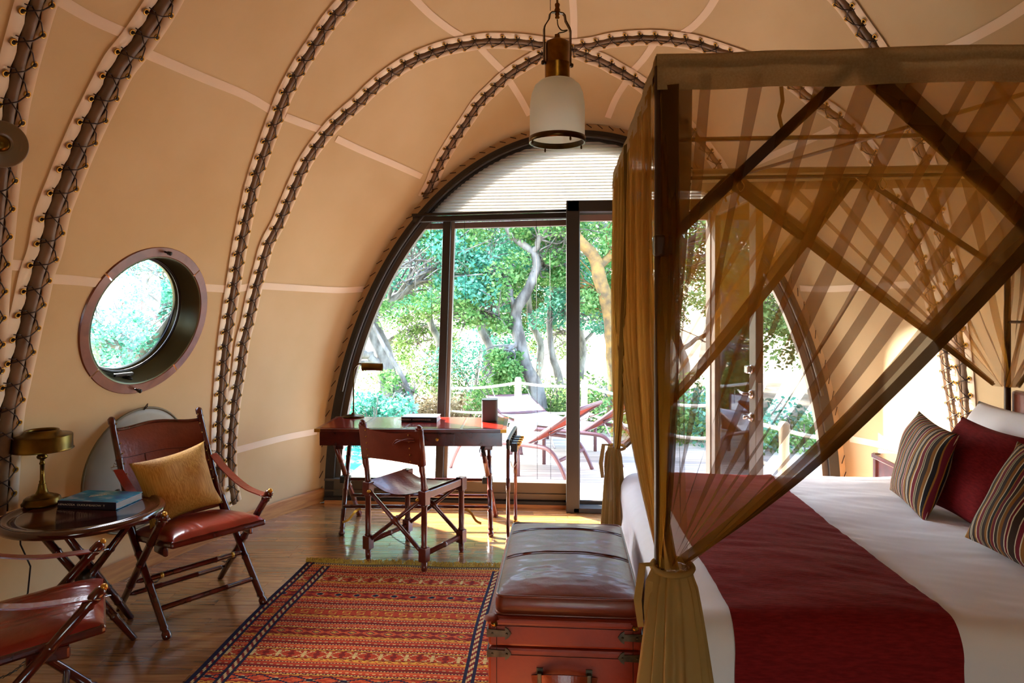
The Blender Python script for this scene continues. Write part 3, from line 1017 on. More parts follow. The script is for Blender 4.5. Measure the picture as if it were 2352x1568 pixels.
def pillow_mesh(name, mat, w, h, t, seed=1, n=22, pinch=0.06, lean=0.0):
    """stands in local xz, thickness along y; centre at origin"""
    mb = MB()
    for sg in (1, -1):
        def f(u, v):
            a, b = 2 * u - 1, 2 * v - 1
            x = a * (1 - pinch * (1 - b * b) * abs(a) ** 3 * 1.0)
            z = b * (1 - pinch * (1 - a * a) * abs(b) ** 3 * 1.0)
            th = (max(0, 1 - abs(a) ** 2.6) ** 0.62) * (max(0, 1 - abs(b) ** 2.6) ** 0.62)
            ns = noise.noise(Vector((a * 1.6 + seed, b * 1.6, sg * 3.0))) * 0.16
            wr = noise.noise(Vector((a * 5 + seed, b * 5, sg))) * 0.035
            y = sg * t / 2 * th * (1 + ns + wr)
            y += 0.02 * noise.noise(Vector((a * 1.2, b * 1.2, seed)))
            return Vector((x * w / 2, y, z * h / 2 * (1 - 0.0 * lean)))
        mb.grid(f, n, n)
    # merge doubles through bmesh
    me = mb.mesh(name, mat)
    bm = bmesh.new(); bm.from_mesh(me)
    bmesh.ops.remove_doubles(bm, verts=bm.verts, dist=1e-5)
    bmesh.ops.recalc_face_normals(bm, faces=bm.faces)
    bm.to_mesh(me); bm.free()
    return me

def text_obj(name, s, size, mat, parent, loc, R, depth=0.0004, sx=1.0):
    cu = bpy.data.curves.new(name, 'FONT'); cu.body = s; cu.size = size; cu.extrude = depth; cu.align_x = 'CENTER'; cu.align_y = 'CENTER'
    tmp = bpy.data.objects.new('tmp_text', cu); COL.objects.link(tmp)
    bpy.context.view_layer.update()
    me = bpy.data.meshes.new_from_object(tmp.evaluated_get(bpy.context.evaluated_depsgraph_get()))
    bpy.data.objects.remove(tmp); me.materials.clear(); me.materials.append(mat); me.name = name
    return inst(name, me, parent, Vector(loc), R, (sx, 1, 1))

def split_parts(): pass
def make_armchair(label, loc, rz):
    """local: +x faces forward, y across (width), z up. origin on the floor under the seat"""
    R = thing('campaign_armchair', label, 'chair', loc, rz, None)
    hw = 0.262
    W = M['maho']
    for s in (-1, 1):
        y = s * hw
        m = MB(); bamboo(m, (0.27, y * 0.97, 0.0), (-0.335, y, 0.62), 0.018, (0.34, 0.55, 0.8), tip0=True); m.build('front_leg', W, R)
        m = MB(); bamboo(m, (-0.27, y * 1.06, 0.0), (0.285, y * 1.06, 0.615), 0.019, (0.28, 0.5, 0.72), tip1=True, tip0=False); lg = m.build('rear_leg', W, R)
        q = MB(); a = Vector((-0.27, y * 1.06, 0)); b = Vector((0.285, y * 1.06, 0.615)); d = (b - a).normalized()
        q.turned(b - d * 0.004, b + d * 0.014, [(0, .0135), (.6, .0125), (1, .004)], 12); q.build('brass_tip', M['brass'], lg)
        m = MB(); bamboo(m, (-0.165, y * 0.93, 0.42), (-0.475, y * 0.93, 1.0), 0.0165, (0.33, 0.62), tip1=True); m.build('back_post', W, R)
        # leather arm strap with steel buckles
        m = MB(); p0 = Vector((-0.325, y, 0.735)); p1 = Vector((0.245, y * 1.04, 0.585))
        P = [p0, p0.lerp(p1, .3) - Vector((0, 0, .035)), p0.lerp(p1, .65) - Vector((0, 0, .04)), p1]
        m.ribbon(catmull(P, 6), (0, 0, 1), 0.046, 0.006); m.build('arm_strap', M['leather'], R)
        for e, d in ((p0, (P[0] - P[1]).normalized()), (p1, (P[3] - P[2]).normalized())):
            m = MB()
            c = e + d * 0.016
            sd = Vector((0, 1, 0))
            m.tube([c + sd * .026 - d * .022, c + sd * .026 + d * .012, c - sd * .026 + d * .012, c - sd * .026 - d * .022], .0028, 6, closed=True)
            m.tube([c + sd * .015 + d * .012, c + d * .045, c - sd * .015 + d * .012], .0026, 6)
            m.build('buckle', M['steel'], R)
        m = MB()
        for i in range(8):
            t = 0.30 + 0.62 * i / 7
            p = Vector((-0.165, y * 0.93, 0.42)).lerp(Vector((-0.475, y * 0.93, 1.0)), t) + Vector((.004, -s * 0.016, .01))
            m.turned(p, p + Vector((.007, -s * 0.004, .004)), [(0, .0045), (1, .002)], 8)
        m.build('studs', M['brass'], R, kind='stuff')
        # pivot bracket plates under the seat
        m = MB(); m.box((0.12, s * 0.225, 0.395), (0.13, 0.022, 0.05), bev=0.012); m.build('bracket', W, R)
    for (x0, z0, x1) in ((0.27, 0.0, 0), ):
        pass
    def fl_at(z): t = z / 0.62; return 0.27 + (-0.335 - 0.27) * t
    def rl_at(z): t = z / 0.615; return -0.27 + (0.285 + 0.27) * t
    for (fx, z, brass) in ((fl_at, 0.115, False), (fl_at, 0.235, True), (rl_at, 0.10, False), (rl_at, 0.185, True)):
        x = fx(z); k = 0.99
        m = MB(); m.turned((x, -hw * k, z), (x, hw * k, z), [(0, .006), (.05, .0135), (.3, .014), (.31, .016), (.32, .014), (.68, .014), (.69, .016), (.7, .014), (.95, .0135), (1, .006)], 10)
        so = m.build('stretcher', W, R)
        if brass:
            for yy in (-1, 1):
                q = MB(); q.turned((x, yy * 0.19 - .008, z), (x, yy * 0.19 + .008, z), [(0, .0152), (1, .0152)], 12); q.build('brass_band', M['brass'], so)
    for s in (-1, 1):       # chains
        a = Vector((fl_at(.235), s * .19, .235)); b = Vector((rl_at(.185), s * .19, .185))
        m = MB(); nl = 14
        for i in range(nl):
            t = (i + .5) / nl; c = a.lerp(b, t) - Vector((0, 0, .03 * (1 - (2 * t - 1) ** 2)))
            d = (b - a).normalized(); e = Vector((0, 1, 0)) if i % 2 else Vector((0, 0, 1))
            m.tube([c + d * .011, c + e * .005, c - d * .011, c - e * .005], .0014, 4, closed=True)
        m.build('chain', M['iron'], R)
    # seat frame and cushion (a little raised in front)
    tilt = Matrix.Rotation(math.radians(-7), 3, 'Y')
    m = MB(); m.box((0.045, 0, 0.425), (0.50, 0.50, 0.035), rot=tilt, bev=0.012); m.build('seat_frame', M['maho'], R)
    def cush(u, v):
        a, b = 2 * u - 1, 2 * v - 1
        th = (1 - abs(a) ** 4) ** .5 * (1 - abs(b) ** 4) ** .5
        z = 0.012 + 0.052 * th
        g = 0
        for yb in (-0.52, -0.36, 0.36, 0.52):
            g += math.exp(-((b - yb) / 0.018) ** 2)
        z -= 0.004 * g * th
        z += 0.004 * noise.noise(Vector((a * 2, b * 3, loc[0])))
        return Vector((0.045, 0, 0.428)) + tilt @ Vector((a * 0.245, b * 0.243, z))
    m = MB(); m.grid(cush, 34, 60); m.build('seat_cushion', M['leather'], R)
    # leather back slung between posts, with wood top rail
    p0 = Vector((-0.19, 0, 0.455)); p1 = Vector((-0.46, 0, 0.945))
    dd = (p1 - p0).normalized(); nb = Vector((dd.z, 0, -dd.x))
    def back(off):
        def f(u, v):
            y = (2 * u - 1) * (hw * .93 - 0.006)
            top = 1.0 + 0.03 * math.cos((2 * u - 1) * math.pi) - 0.01
            sag = 0.035 * (1 - (2 * u - 1) ** 2)
            p = p0.lerp(p1, v * top) - nb * (sag - off)
            if v > 0.7: p = p + nb * 0.012 * math.sin((v - 0.7) / 0.3 * math.pi)
            return Vector((p.x, y, p.z))
        return f
    m = MB(); m.grid(back(0.006), 24, 24); m.grid(back(-0.006), 24, 24)
    m.build('back_leather', M['leather_b'], R)
    m = MB(); m.tube([back(0)(i / 24, 1.0) + Vector((0, 0, 0.006)) for i in range(25)], 0.011, 8); m.build('top_rail', M['maho'], R)
    m = MB()
    for v in (0.70,):
        m.tube([back(0.008)(i / 24, v) for i in range(25)], 0.0015, 5)
    for u in (0.3, 0.7):
        m.tube([back(0.008)(u, j / 24 * .7) for j in range(25)], 0.0013, 5)
    m.build('stitching', M['stitch'], R)
    # lower tie rod under the seat
    m = MB(); m.turned((-0.10, -0.25, 0.40), (-0.10, 0.25, 0.40), [(0, .01), (.1, .014), (.9, .014), (1, .01)]); m.build('cross_rod', W, R)
    return R

f1 = Vector((0.81, -0.58, 0)); a1 = math.atan2(f1.y, f1.x)
chair1 = make_armchair('red leather campaign armchair with a gold cushion under the round window', (-1.985, 3.535, 0), a1)
f2 = Vector((0.81, 0.58, 0)); a2 = math.atan2(f2.y, f2.x)
chair2 = make_armchair('red leather campaign armchair cropped by the lower left corner', (-2.02, 2.36, 0), a2)

cu = pillow_mesh('cushion', M['gold_cl'], 0.41, 0.365, 0.15, seed=4, pinch=0.11)
co = bpy.data.objects.new('gold_cushion', cu); COL.objects.link(co)
tag(co, 'square gold silk cushion leaning on the back of the red armchair', 'cushion')
cx = Matrix.Translation((-1.985, 3.535, 0)) @ Matrix.Rotation(a1, 4, 'Z')
co.matrix_world = cx @ Matrix.Translation((-0.11, -0.04, 0.65)) @ Matrix.Rotation(math.radians(90), 4, 'Z') @ Matrix.Rotation(math.radians(-22), 4, 'X') @ Matrix.Rotation(math.radians(-8), 4, 'Y')

# ---- round folding side table
TX, TY, TZ, TR = -2.31, 3.13, 0.632, 0.352
tb = thing('side_table', 'round mahogany folding side table between the two red armchairs', 'table', (TX, TY, 0))
m = MB(); m.lathe([(0, TZ - .012), (TR * .76, TZ - .012), (TR * .78, TZ - .009), (TR * .8, TZ - .012), (TR * .90, TZ - .012), (TR * .915, TZ - .003), (TR * .95, TZ), (TR * .99, TZ - .006), (TR, TZ - .02), (TR * .985, TZ - .034), (TR * .9, TZ - .040), (0, TZ - .040)], n=72)
m.build('table_top', wood('table_top_wood', '#34100c', '#4a1610', rough=0.12, coat=0.8, stretch=(3, 3, 3), scale=3), tb)
ft = Vector((-2.08 - TX, 3.16 - TY, 0))
dirs = [Vector((0.235, 0.03, 0)), Vector((-0.20, 0.10, 0)), Vector((0.03, 0.24, 0))]
LT = [((0.235, 0.03, 0.0), (-0.235, -0.05, TZ - .05)), ((-0.19, 0.16, 0.0), (0.21, 0.02, TZ - .05)), ((0.10, 0.23, 0.0), (-0.06, -0.2, TZ - .05))]
LT = [((0.235, 0.03, 0.0), (-0.235, -0.05, TZ - .05)), ((-0.21, -0.02, 0.0), (0.215, 0.05, TZ - .05)), ((0.07, 0.25, 0.0), (-0.03, -0.12, TZ - .05))]
for a, b in LT:
    m = MB(); bamboo(m, a, b, 0.0185, (0.2, 0.36, 0.55, 0.75)); m.build('leg', M['maho'], tb)
m = MB(); m.turned((0.0, -0.03, .305), (0.0, 0.06, .315), [(0, .03), (.3, .036), (.7, .036), (1, .03)], 12); m.build('leg_joint', M['iron'], tb)
m = MB(); m.box((-0.06, -0.06, TZ - .053), (0.36, 0.05, 0.026), rot=Matrix.Rotation(.15, 3, 'Z'), bev=.004); m.box((0.05, 0.1, TZ - .053), (0.30, 0.05, 0.026), rot=Matrix.Rotation(.15, 3, 'Z'), bev=.004); m.build('batten', M['maho'], tb)
def chain(parent, a, b, sag, n=16, name='chain'):
    m = MB(); a, b = Vector(a), Vector(b)
    for i in range(n):
        t = (i + .5) / n; c = a.lerp(b, t) - Vector((0, 0, sag * (1 - (2 * t - 1) ** 2)))
        d = (b - a).normalized(); e = d.orthogonal().normalized()
        if i % 2: e = d.cross(e)
        m.tube([c + d * .011, c + e * .005, c - d * .011, c - e * .005], .0014, 4, closed=True)
    return m.build(name, M['iron'], parent)
chain(tb, (-0.17, -0.07, TZ - .06), (-0.12, -0.02, .45), 0.0, 12)
chain(tb, (0.18, 0.04, TZ - .06), (0.13, 0.03, .46), 0.0, 12)

# lamp on it
bc = at_z(97, 1158, TZ - 0.012)
lp = thing('table_lamp', 'aged brass lamp with a low drum shade on the round side table', 'lamp', (bc.x, bc.y, TZ - 0.012))
AB = M['abrass']
m = MB(); m.lathe([(0, 0), (.088, 0), (.09, .012), (.082, .02), (.078, .034), (.07, .04), (.05, .042), (.048, .05), (.03, .056), (.022, .075), (.0165, .10), (.0165, .105), (0, .105)], n=40); m.build('base', AB, lp)
m = MB(); m.lathe([(.013, .10), (.0135, .12), (.010, .122), (.010, .20), (.013, .203), (.013, .21), (.010, .213), (.010, .226), (.022, .232), (.025, .242), (.019, .25), (.019, .275), (.0, .276)], n=24); m.build('stem', AB, lp)
m = MB(); m.turned((.018, 0, .262), (.045, 0, .262), [(0, .004), (.5, .004), (.55, .008), (1, .006)], 10); m.build('switch_key', AB, lp)
m = MB(); m.lathe([(.125, .272), (.135, .274), (.138, .278), (.132, .284), (.132, .345), (.128, .350), (.088, .353), (.080, .366), (.073, .369), (.073, .375), (.068, .375), (.066, .365), (.066, .352), (.12, .345), (.127, .338), (.127, .285), (.125, .272)], n=56)
m.build('shade', AB, lp)
m = MB(); m.tube([at_depth(46, 1205, 3.35), at_depth(47, 1250, 3.4), at_depth(70, 1300, 3.45), at_depth(64, 1360, 3.45), at_depth(58, 1382, 3.5)], .004, 6)
cd = m.build('power_cord', M['black']); tag(cd, 'thin black cord hanging under the round side table', 'cord')

# blue hardback
def make_book(name, label, cmat, smat, wx, wy, h, loc, rz, spine, cover=None):
    b = thing(name, label, 'book', loc, rz)
    m = MB(); m.box((wx / 2, wy / 2, h / 2), (wx - .006, wy - .006, h - .006)); m.build('pages', M['paper'], b)
    m = MB(); m.box((wx / 2, wy / 2, h - .0015), (wx, wy, .003)); m.box((wx / 2, wy / 2, .0015), (wx, wy, .003)); m.build('cover_board', cmat, b)
    m = MB(); m.box((wx / 2, .0015, h / 2), (wx, .004, h + .0005)); m.build('spine', smat, b)
    Rs = Matrix(((1, 0, 0), (0, 0, -1), (0, 1, 0)))          # text facing -y
    text_obj('spine_lettering', spine, h * .36, M['ink'], b, (wx * .38, -.001, h * .5), Rs, sx=1.35)
    text_obj('spine_mark', 'Y', h * .42, M['ink'], b, (wx * .80, -.001, h * .5), Rs)
    if cover:
        text_obj('title_lettering', cover, .016, M['ink'], b, (wx * .42, wy * .55, h + .0002), Matrix.Rotation(math.radians(38), 3, 'Z'))
    return b
b0 = at_z(132, 1166, TZ - .010); b1 = at_z(266, 1171, TZ - .010)
dv = b1 - b0
def cov_mat():
    m, nt, b = nmat('blue_dust_cover')
    tc = node(nt, 'ShaderNodeTexCoord'); mp = node(nt, 'ShaderNodeMapping'); mp.inputs['Scale'].default_value = (3.5, 7, 1)
    nz = node(nt, 'ShaderNodeTexNoise'); nz.inputs['Scale'].default_value = 3; nz.inputs['Detail'].default_value = 8
    r = ramp(nt, [(0.3, lin('#0d5f92')), (0.5, lin('#1493b8')), (0.72, lin('#a9d4d8'))])
    nt.links.new(tc.outputs['Object'], mp.inputs[0]); nt.links.new(mp.outputs[0], nz.inputs['Vector']); nt.links.new(nz.outputs[0], r.inputs[0]); nt.links.new(r.outputs[0], b.inputs['Base Color'])
    b.inputs['Roughness'].default_value = 0.25
    return m
make_book('blue_book', 'thick hardback with a blue sea cover and navy spine on the round side table', cov_mat(), M['navy'], dv.length, .20, .036, tuple(b0), math.atan2(dv.y, dv.x), 'AENAOZEA  OUOUMEAEOW', 'OUOEME\nOEZEAEME')

# ------------------------------------------------------------------ desk
pFL, pFR = at_z(722, 985, .76), at_z(1163, 987, .76)
dx = (pFR - pFL); DW = dx.length; DA = math.atan2(dx.y, dx.x); DD = 0.55
dk = thing('campaign_desk', 'mahogany campaign desk with leather inlaid top in front of the window', 'desk', (pFL.x, pFL.y, 0), DA)
m = MB(); m.box((DW / 2, DD / 2, .75), (DW, DD, .022), bev=.003); m.build('desk_top', M['maho_l'], dk)
for (x0, x1) in ((0.03, .30), (.33, .62), (.64, 1.02), (1.04, DW - .03)):
    x1 = min(x1, DW - .03)
    if x1 - x0 < .05: continue
    m = MB(); m.box(((x0 + x1) / 2, DD / 2, .7615), (x1 - x0, DD - .07, .003)); m.build('leather_inlay', M['inlay'], dk)
m = MB(); m.box((DW / 2, DD / 2, .69), (DW - .06, DD - .04, .10), bev=.003); m.build('apron', M['maho'], dk)
m = MB(); m.box((DW / 2 + .02, .016, .688), (.58, .012, .082), bev=.003); dw_ = m.build('drawer', M['maho'], dk)
m = MB(); m.turned((DW / 2 + .19 - .0, .012, .69), (DW / 2 + .19, -.012, .69), [(0, .012), (.4, .009), (.6, .012), (1, .006)], 12); m.build('drawer_knob', M['brass'], dw_)
for cx_ in (0.0, DW):
    for cy_ in (0.0, DD):
        sx = 1 if cx_ == 0 else -1; sy = 1 if cy_ == 0 else -1
        m = MB(); m.box((cx_ + sx * .02, cy_ + sy * .0005, .75), (.042, .003, .024)); m.box((cx_ + sx * .0005, cy_ + sy * .02, .75), (.003, .042, .024)); m.build('brass_corner', M['brass'], dk)
for xe in (0.16, DW - .13):
    m = MB(); m.box((xe, DD / 2, .625), (.06, DD - .1, .035), bev=.006); m.build('trestle_head', M['maho'], dk)
    sp = 0.035 if xe < .5 else -0.02
    m = MB(); bamboo(m, (xe + .02, 0.04, 0.0), (xe - .02 , DD - .12, .62), .018, (.25, .45, .62, .8), tip0=True); m.build('leg', M['maho'], dk)
    m = MB(); bamboo(m, (xe + .03, DD - .03, 0.0), (xe - .045, .12, .62), .018, (.25, .45, .62, .8), tip0=True); m.build('leg', M['maho_l'], dk)
    m = MB(); m.box((xe - .02 , .30, .335), (.075, .06, .05), bev=.006); m.build('leg_joint', M['iron'], dk)
for (yy, zz) in ((.12, .185), (.36, .20), (.30, .335)):
    m = MB(); m.turned((.17, yy, zz), (DW - .12, yy, zz), [(0, .008), (.015, .013), (.2, .013), (.205, .016), (.21, .013), (.4, .013), (.405, .016), (.41, .013), (.6, .013), (.605, .016), (.61, .013), (.8, .013), (.805, .016), (.81, .013), (.985, .013), (1, .008)], 10)
    m.build('stretcher', M['maho'], dk)
for xe, s in ((.30, -1), (DW - .30, 1)):
    m = MB(); m.ribbon(catmull([(xe, .12, .17), (xe + s * .04, .115, .15), (xe + s * .08, .09, .10), (xe + s * .12, .07, .085)], 5), (0, 1, 0), .016, .003); m.build('brass_hook', M['brass'], dk)
m = MB()
for i in range(3):
    m.tube([(DW - .18 + i * .012, .03, .64), (DW - .19 + i * .014, .035, .60), (DW - .17 + i * .012, .03, .57), (DW - .165, .04, .63)], .0035, 5)
cb = m.build('loose_cable', M['black'], dk)

def on_desk(px, py, z=.7635): return at_z(px, py, z)
# desk lamp
q = on_desk(812, 957)
dl = thing('desk_lamp', 'slim brass reading lamp with a half round shade at the left end of the desk', 'lamp', tuple(q))
m = MB(); m.lathe([(0, 0), (.082, 0), (.084, .008), (.06, .014), (.02, .02), (.012, .034), (0, .036)], n=36); m.build('base', M['bronze'], dl)
m = MB(); m.tube(catmull([(0, 0, .03), (.0, 0, .20), (.0, .0, .34), (.012, 0, .385), (.045, 0, .412), (.08, 0, .405)], 6), [.006] * 31, 8); m.build('stem', M['bronze'], dl)
m = MB()
def shade_f(u, v):
    a = math.radians(-50 + 280 * u); return Vector((.07 + .155 * v, .032 * math.cos(a), .388 + .032 * math.sin(a)))
m.grid(shade_f, 16, 6)
m.lathe([(0, 0), (.032, .0), (.034, .004), (.032, .008)], c=(.07, 0, .388), R=rot_to((1, 0, 0)), n=20); m.lathe([(.031, 0), (.034, .004), (.031, .008)], c=(.218, 0, .388), R=rot_to((1, 0, 0)), n=20)
m.build('shade', M['abrass'], dl)
# black book
k0, k1 = on_desk(922, 969), on_desk(1003, 970)
dv = k1 - k0
make_book('black_book', 'thick black hardback lying on the desk beside the mullion', M['paper'], M['blackbook'], dv.length, .17, .037, tuple(k0), math.atan2(dv.y, dv.x), 'EOMOZEEA  AUOOMONEAEU')
# speaker
q = on_desk(1125, 966, .7635)
spk = thing('speaker', 'small dark grey loudspeaker standing at the right end of the desk', 'speaker', tuple(q), DA)
def sup(u, v):
    a = 2 * math.pi * u; c, s_ = math.cos(a), math.sin(a); p = 0.38
    return Vector((.059 * math.copysign(abs(c) ** p, c), .055 * math.copysign(abs(s_) ** p, s_), .004 + .152 * v))
m = MB(); m.grid(sup, 40, 1, close_u=True); m.build('grille', M['grey_sp'], spk)
m = MB(); 
for z0, k in ((0.0, 1.0), (0.156, 1.02)):
    ring = [sup(i / 40, 0) * k for i in range(40)]
    ring = [Vector((p.x, p.y, 0)) for p in ring]
    m.add([p + Vector((0, 0, z0)) for p in ring] + [p + Vector((0, 0, z0 + .008)) for p in ring], [tuple(range(40))[::-1], tuple(range(40, 80))] + [(i, (i + 1) % 40, 40 + (i + 1) % 40, 40 + i) for i in range(40)])
m.build('end_cap', M['black'], spk)

# ---- rail stand with plugs
r1, r2 = at_z(1167, 1250, 0), at_z(1184, 1197, 0)
rs = thing('rail_stand', 'slim brown rail stand at the right end of the desk hung with plug adapters', 'stand', (r1.x, r1.y, 0), math.atan2(r2.y - r1.y, r2.x - r1.x))
RL = (r2 - r1).length
for x in (0, RL):
    m = MB(); m.turned((x, 0, .0), (x, 0, .66), [(0, .011), (.02, .011), (.021, .014), (.06, .014), (.061, .012), (.55, .012), (.551, .015), (.68, .015), (.681, .012), (1, .012)], 12); po = m.build('post', M['maho_l'], rs)
    m2 = MB(); m2.turned((x, 0, .0), (x, 0, .03), [(0, .018), (.3, .018), (.35, .0135), (1, .0135)], 12); m2.build('foot_cap', M['brass'], po)
m = MB(); m.tube(catmull([(0, 0, .65), (.0, 0, .69), (.03, 0, .71), (RL - .03, 0, .71), (RL, 0, .69), (RL, 0, .65)], 5), .013, 10); m.build('top_rail', M['iron'], rs)
for i in range(4):
    x = .04 + i * .085; z = .655
    a = thing('plug_adapter', ['black and brass plug adapter at the front end of the rail stand', 'second plug adapter from the front of the rail stand', 'third plug adapter from the front of the rail stand', 'plug adapter at the window end of the rail stand'][i], 'adapter')
    a.matrix_world = Matrix.Translation((r1.x, r1.y, 0)) @ Matrix.Rotation(math.atan2(r2.y - r1.y, r2.x - r1.x), 4, 'Z') @ Matrix.Translation((x, -.038, z))
    m = MB(); m.box((0, 0, 0), (.05, .045, .06), bev=.006); m.build('housing', M['black'], a)
    m = MB(); m.box((0, -.023, -.005), (.034, .006, .04), bev=.002); m.turned((0, -.02, .02), (0, -.045, .02), [(0, .012), (1, .01)], 10); m.build('brass_face', M['brass'], a)
    m = MB(); m.box((0, .026, .03), (.012, .02, .04)); m.build('clip', M['iron'], a)
m = MB(); m.tube(catmull([(.13, -.04, .63), (.14, -.055, .55), (.16, -.03, .50), (.10, -.02, .505), (.02, -.015, .56)], 6), .003, 6)
m.build('white_lead', simple('grey_lead', '#b9b5b0', .5), rs)

# ------------------------------------------------------------------ director chair at the desk
c = [at_z(841, 1279, 0), at_z(970, 1310, 0), at_z(1070, 1271, 0), at_z(936, 1240, 0)]
orig = sum(c, Vector()) / 4
xa = (c[1] - c[0]).normalized(); fa = math.atan2(xa.y, xa.x)
dc_ = thing('desk_chair', 'folding wooden desk chair with tan leather sling back and seat', 'chair', (orig.x, orig.y, 0), fa)
loc = [(Matrix.Rotation(-fa, 3, 'Z') @ (p - orig)) for p in c]     # back-left, back-right, front-right, front-left
hx = 0.5 * (abs(loc[1].x - loc[0].x)) / 1.0; hx = 0.225; hy = 0.20
BLk, BRk, FRk, FLk = Vector((-hx, -hy, 0)), Vector((hx, -hy, 0)), Vector((hx, hy, 0)), Vector((-hx, hy, 0))
W = M['maho_l']
for p, tall in ((BLk, True), (BRk, True), (FRk, False), (FLk, False)):
    m = MB()
    m.turned(p, p + Vector((0, 0, .06)), [(0, .014), (.2, .018), (1, .019)], 10)
    m.box(p + Vector((0, 0, .105)), (.052, .052, .085), bev=.004)
    m.turned(p + Vector((0, 0, .145)), p + Vector((0, 0, .41)), [(0, .019), (.03, .023), (.06, .018), (.5, .019), (.92, .018), (.97, .023), (1, .02)], 12)
    m.box(p + Vector((0, 0, .452)), (.054, .054, .085), bev=.004)
    if tall:
        bp = p + Vector((0, -.055, .90)); m.turned(p + Vector((0, 0, .49)), bp, [(0, .018), (.03, .021), (.06, .017), (.93, .017), (.94, .021), (.97, .02), (1, .008)], 12)
    m.build('post', W, dc_)
for s in (-1, 1):
    m = MB(); m.box((s * hx, 0, .465), (.04, 2 * hy - .04, .045), bev=.005); m.build('side_rail', W, dc_)
    m = MB(); m.turned((s * hx, -hy + .02, .105), (s * hx, hy - .02, .105), [(0, .016), (.5, .016), (.51, .019), (.55, .019), (.56, .016), (1, .016)], 10); m.build('side_stretcher', W, dc_)
    m = MB(); m.ribbon([(s * (hx + .004), -hy + .02, .49), (s * (hx + .002), -.235, .62), (s * (hx + .001), -.245, .72)], (0, 1, 0), .02, .012); m.build('rear_brace', W, dc_)
for yy in (-hy, hy):
    for s in (-1, 1):
        m = MB(); m.turned((-s * (hx - .01), yy + s * .012, .12), (s * (hx - .02), yy + s * .012, .44), [(0, .012), (.1, .0135), (.45, .014), (.46, .02), (.54, .02), (.55, .014), (1, .012)], 10); m.build('cross_brace', W, dc_)
for s in (-1, 1):
    m = MB(); m.turned((s * (hx - .03), -hy - .02, .44), (s * (hx - .03), -hy - .042, .44), [(0, .011), (.5, .011), (1, .006)], 12); m.build('brass_bolt', M['brass'], dc_)
def seatf(off):
    def f(u, v):
        a, b = 2 * u - 1, 2 * v - 1
        z = .498 - .055 * (1 - abs(a) ** 2.2) + .006 * math.sin(b * 7 + a * 3) * (1 - a * a) + off
        return Vector((a * (hx + .005), b * (hy - .01), z))
    return f
m = MB(); m.grid(seatf(0), 24, 18); m.grid(seatf(-.005), 24, 18); m.build('seat_sling', M['leather_b'], dc_)
def bk(off, r0=0):
    def f(u, v):
        a = 2 * u - 1
        z = .655 + .215 * v - .035 * (1 - a * a) * (v - .35) * 1.2
        y = -.20 - .055 * (z - .49) / .41 - .028 * (1 - a * a) + off
        return Vector((a * (hx + .012), y, z))
    return f
m = MB(); m.grid(bk(-.024), 24, 8); m.grid(bk(-.019), 24, 8)
m.build('back_sling', M['leather_b'], dc_)
for s in (-1, 1):
    m = MB()
    m.turned(Vector((s * hx, -.2 - .055 * .40, .652)), Vector((s * hx, -.2 - .055 * .93, .872)), [(0, .026), (1, .026)], 14)
    sl = m.build('back_sleeve', M['leather_b'], dc_)
    m = MB()
    for k in range(5):
        p = bk(-.026)(.5 + s * .36, .08 + .21 * k); m.turned(p, p - Vector((0, .004, 0)), [(0, .005), (1, .003)], 8)
    m.build('rivets', M['brass'], sl, kind='stuff')
m = MB(); pts = [bk(-.03)(.94, .78), bk(-.034)(.85, .80), bk(-.036)(.72, .72), bk(-.038)(.64, .60), bk(-.036)(.70, .78), bk(-.034)(.85, .74), bk(-.03)(.95, .72)]
m.tube(catmull(pts, 5), .004, 6); m.build('thong_tie', M['leather_b'], dc_)
chain(dc_, (-hx, 0.0, .105), (hx, 0, .105), .06, 34)

# ------------------------------------------------------------------ trunk and its seat pad
tk = thing('leather_trunk', 'red leather trunk with iron strap hinges at the foot of the bed', 'trunk', (0.0, 2.79, 0))
THX, THY = .265, .425
M['trunk'] = simple('trunk_leather', '#8a2c10', .45, c2='#741f0b', scale=5, bump=.12, bscale=70, coat=.04)
m = MB(); m.box((0, 0, .215), (2 * THX, 2 * THY, .42), bev=.01); m.build('body', M['trunk'], tk)
m = MB(); m.box((0, 0, .478), (2 * THX, 2 * THY, .10), bev=.01); m.box((0, 0, .515), (2 * THX + .006, 2 * THY + .006, .022), bev=.006); m.build('lid', M['trunk'], tk)
def yfront(s): return -THY * s
m = MB()
for zz in (.50, .40, ):
    m.tube([(-THX + .01, -THY - .001, zz), (THX - .01, -THY - .001, zz)], .0012, 5)
m.tube([(-THX + .03, -THY - .001, .02), (-THX + .03, -THY - .001, .52)], .0012, 5); m.tube([(THX - .03, -THY - .001, .02), (THX - .03, -THY - .001, .52)], .0012, 5)
m.build('stitching', M['stitch'], tk)
M['ironp'] = simple('iron_plate', '#5a5242', .45, .8, c2='#3c372c', scale=30)
for zz in (.475, .405):
    for s in (-1, 1):
        m = MB()
        P = [(0, -.013), (.06, -.011), (.06, -.022), (.072, -.014), (.082, 0), (.072, .014), (.06, .022), (.06, .011), (0, .013)]
        vs = [Vector((s * (-THX + x), -THY - .002, zz + z)) for x, z in P] + [Vector((s * (-THX + x), -THY - .006, zz + z)) for x, z in P]
        n_ = len(P)
        m.add(vs, [tuple(range(n_)), tuple(range(n_, 2 * n_))[::-1]] + [(i, (i + 1) % n_, n_ + (i + 1) % n_, n_ + i) for i in range(n_)])
        m.box((s * (-THX - .002), -THY + .03, zz), (.004, .07, .026))
        for xx in (.016, .066):
            m.turned((s * (-THX + xx), -THY - .005, zz), (s * (-THX + xx), -THY - .009, zz), [(0, .005), (1, .002)], 8)
        m.build('hinge_strap', M['ironp'], tk)
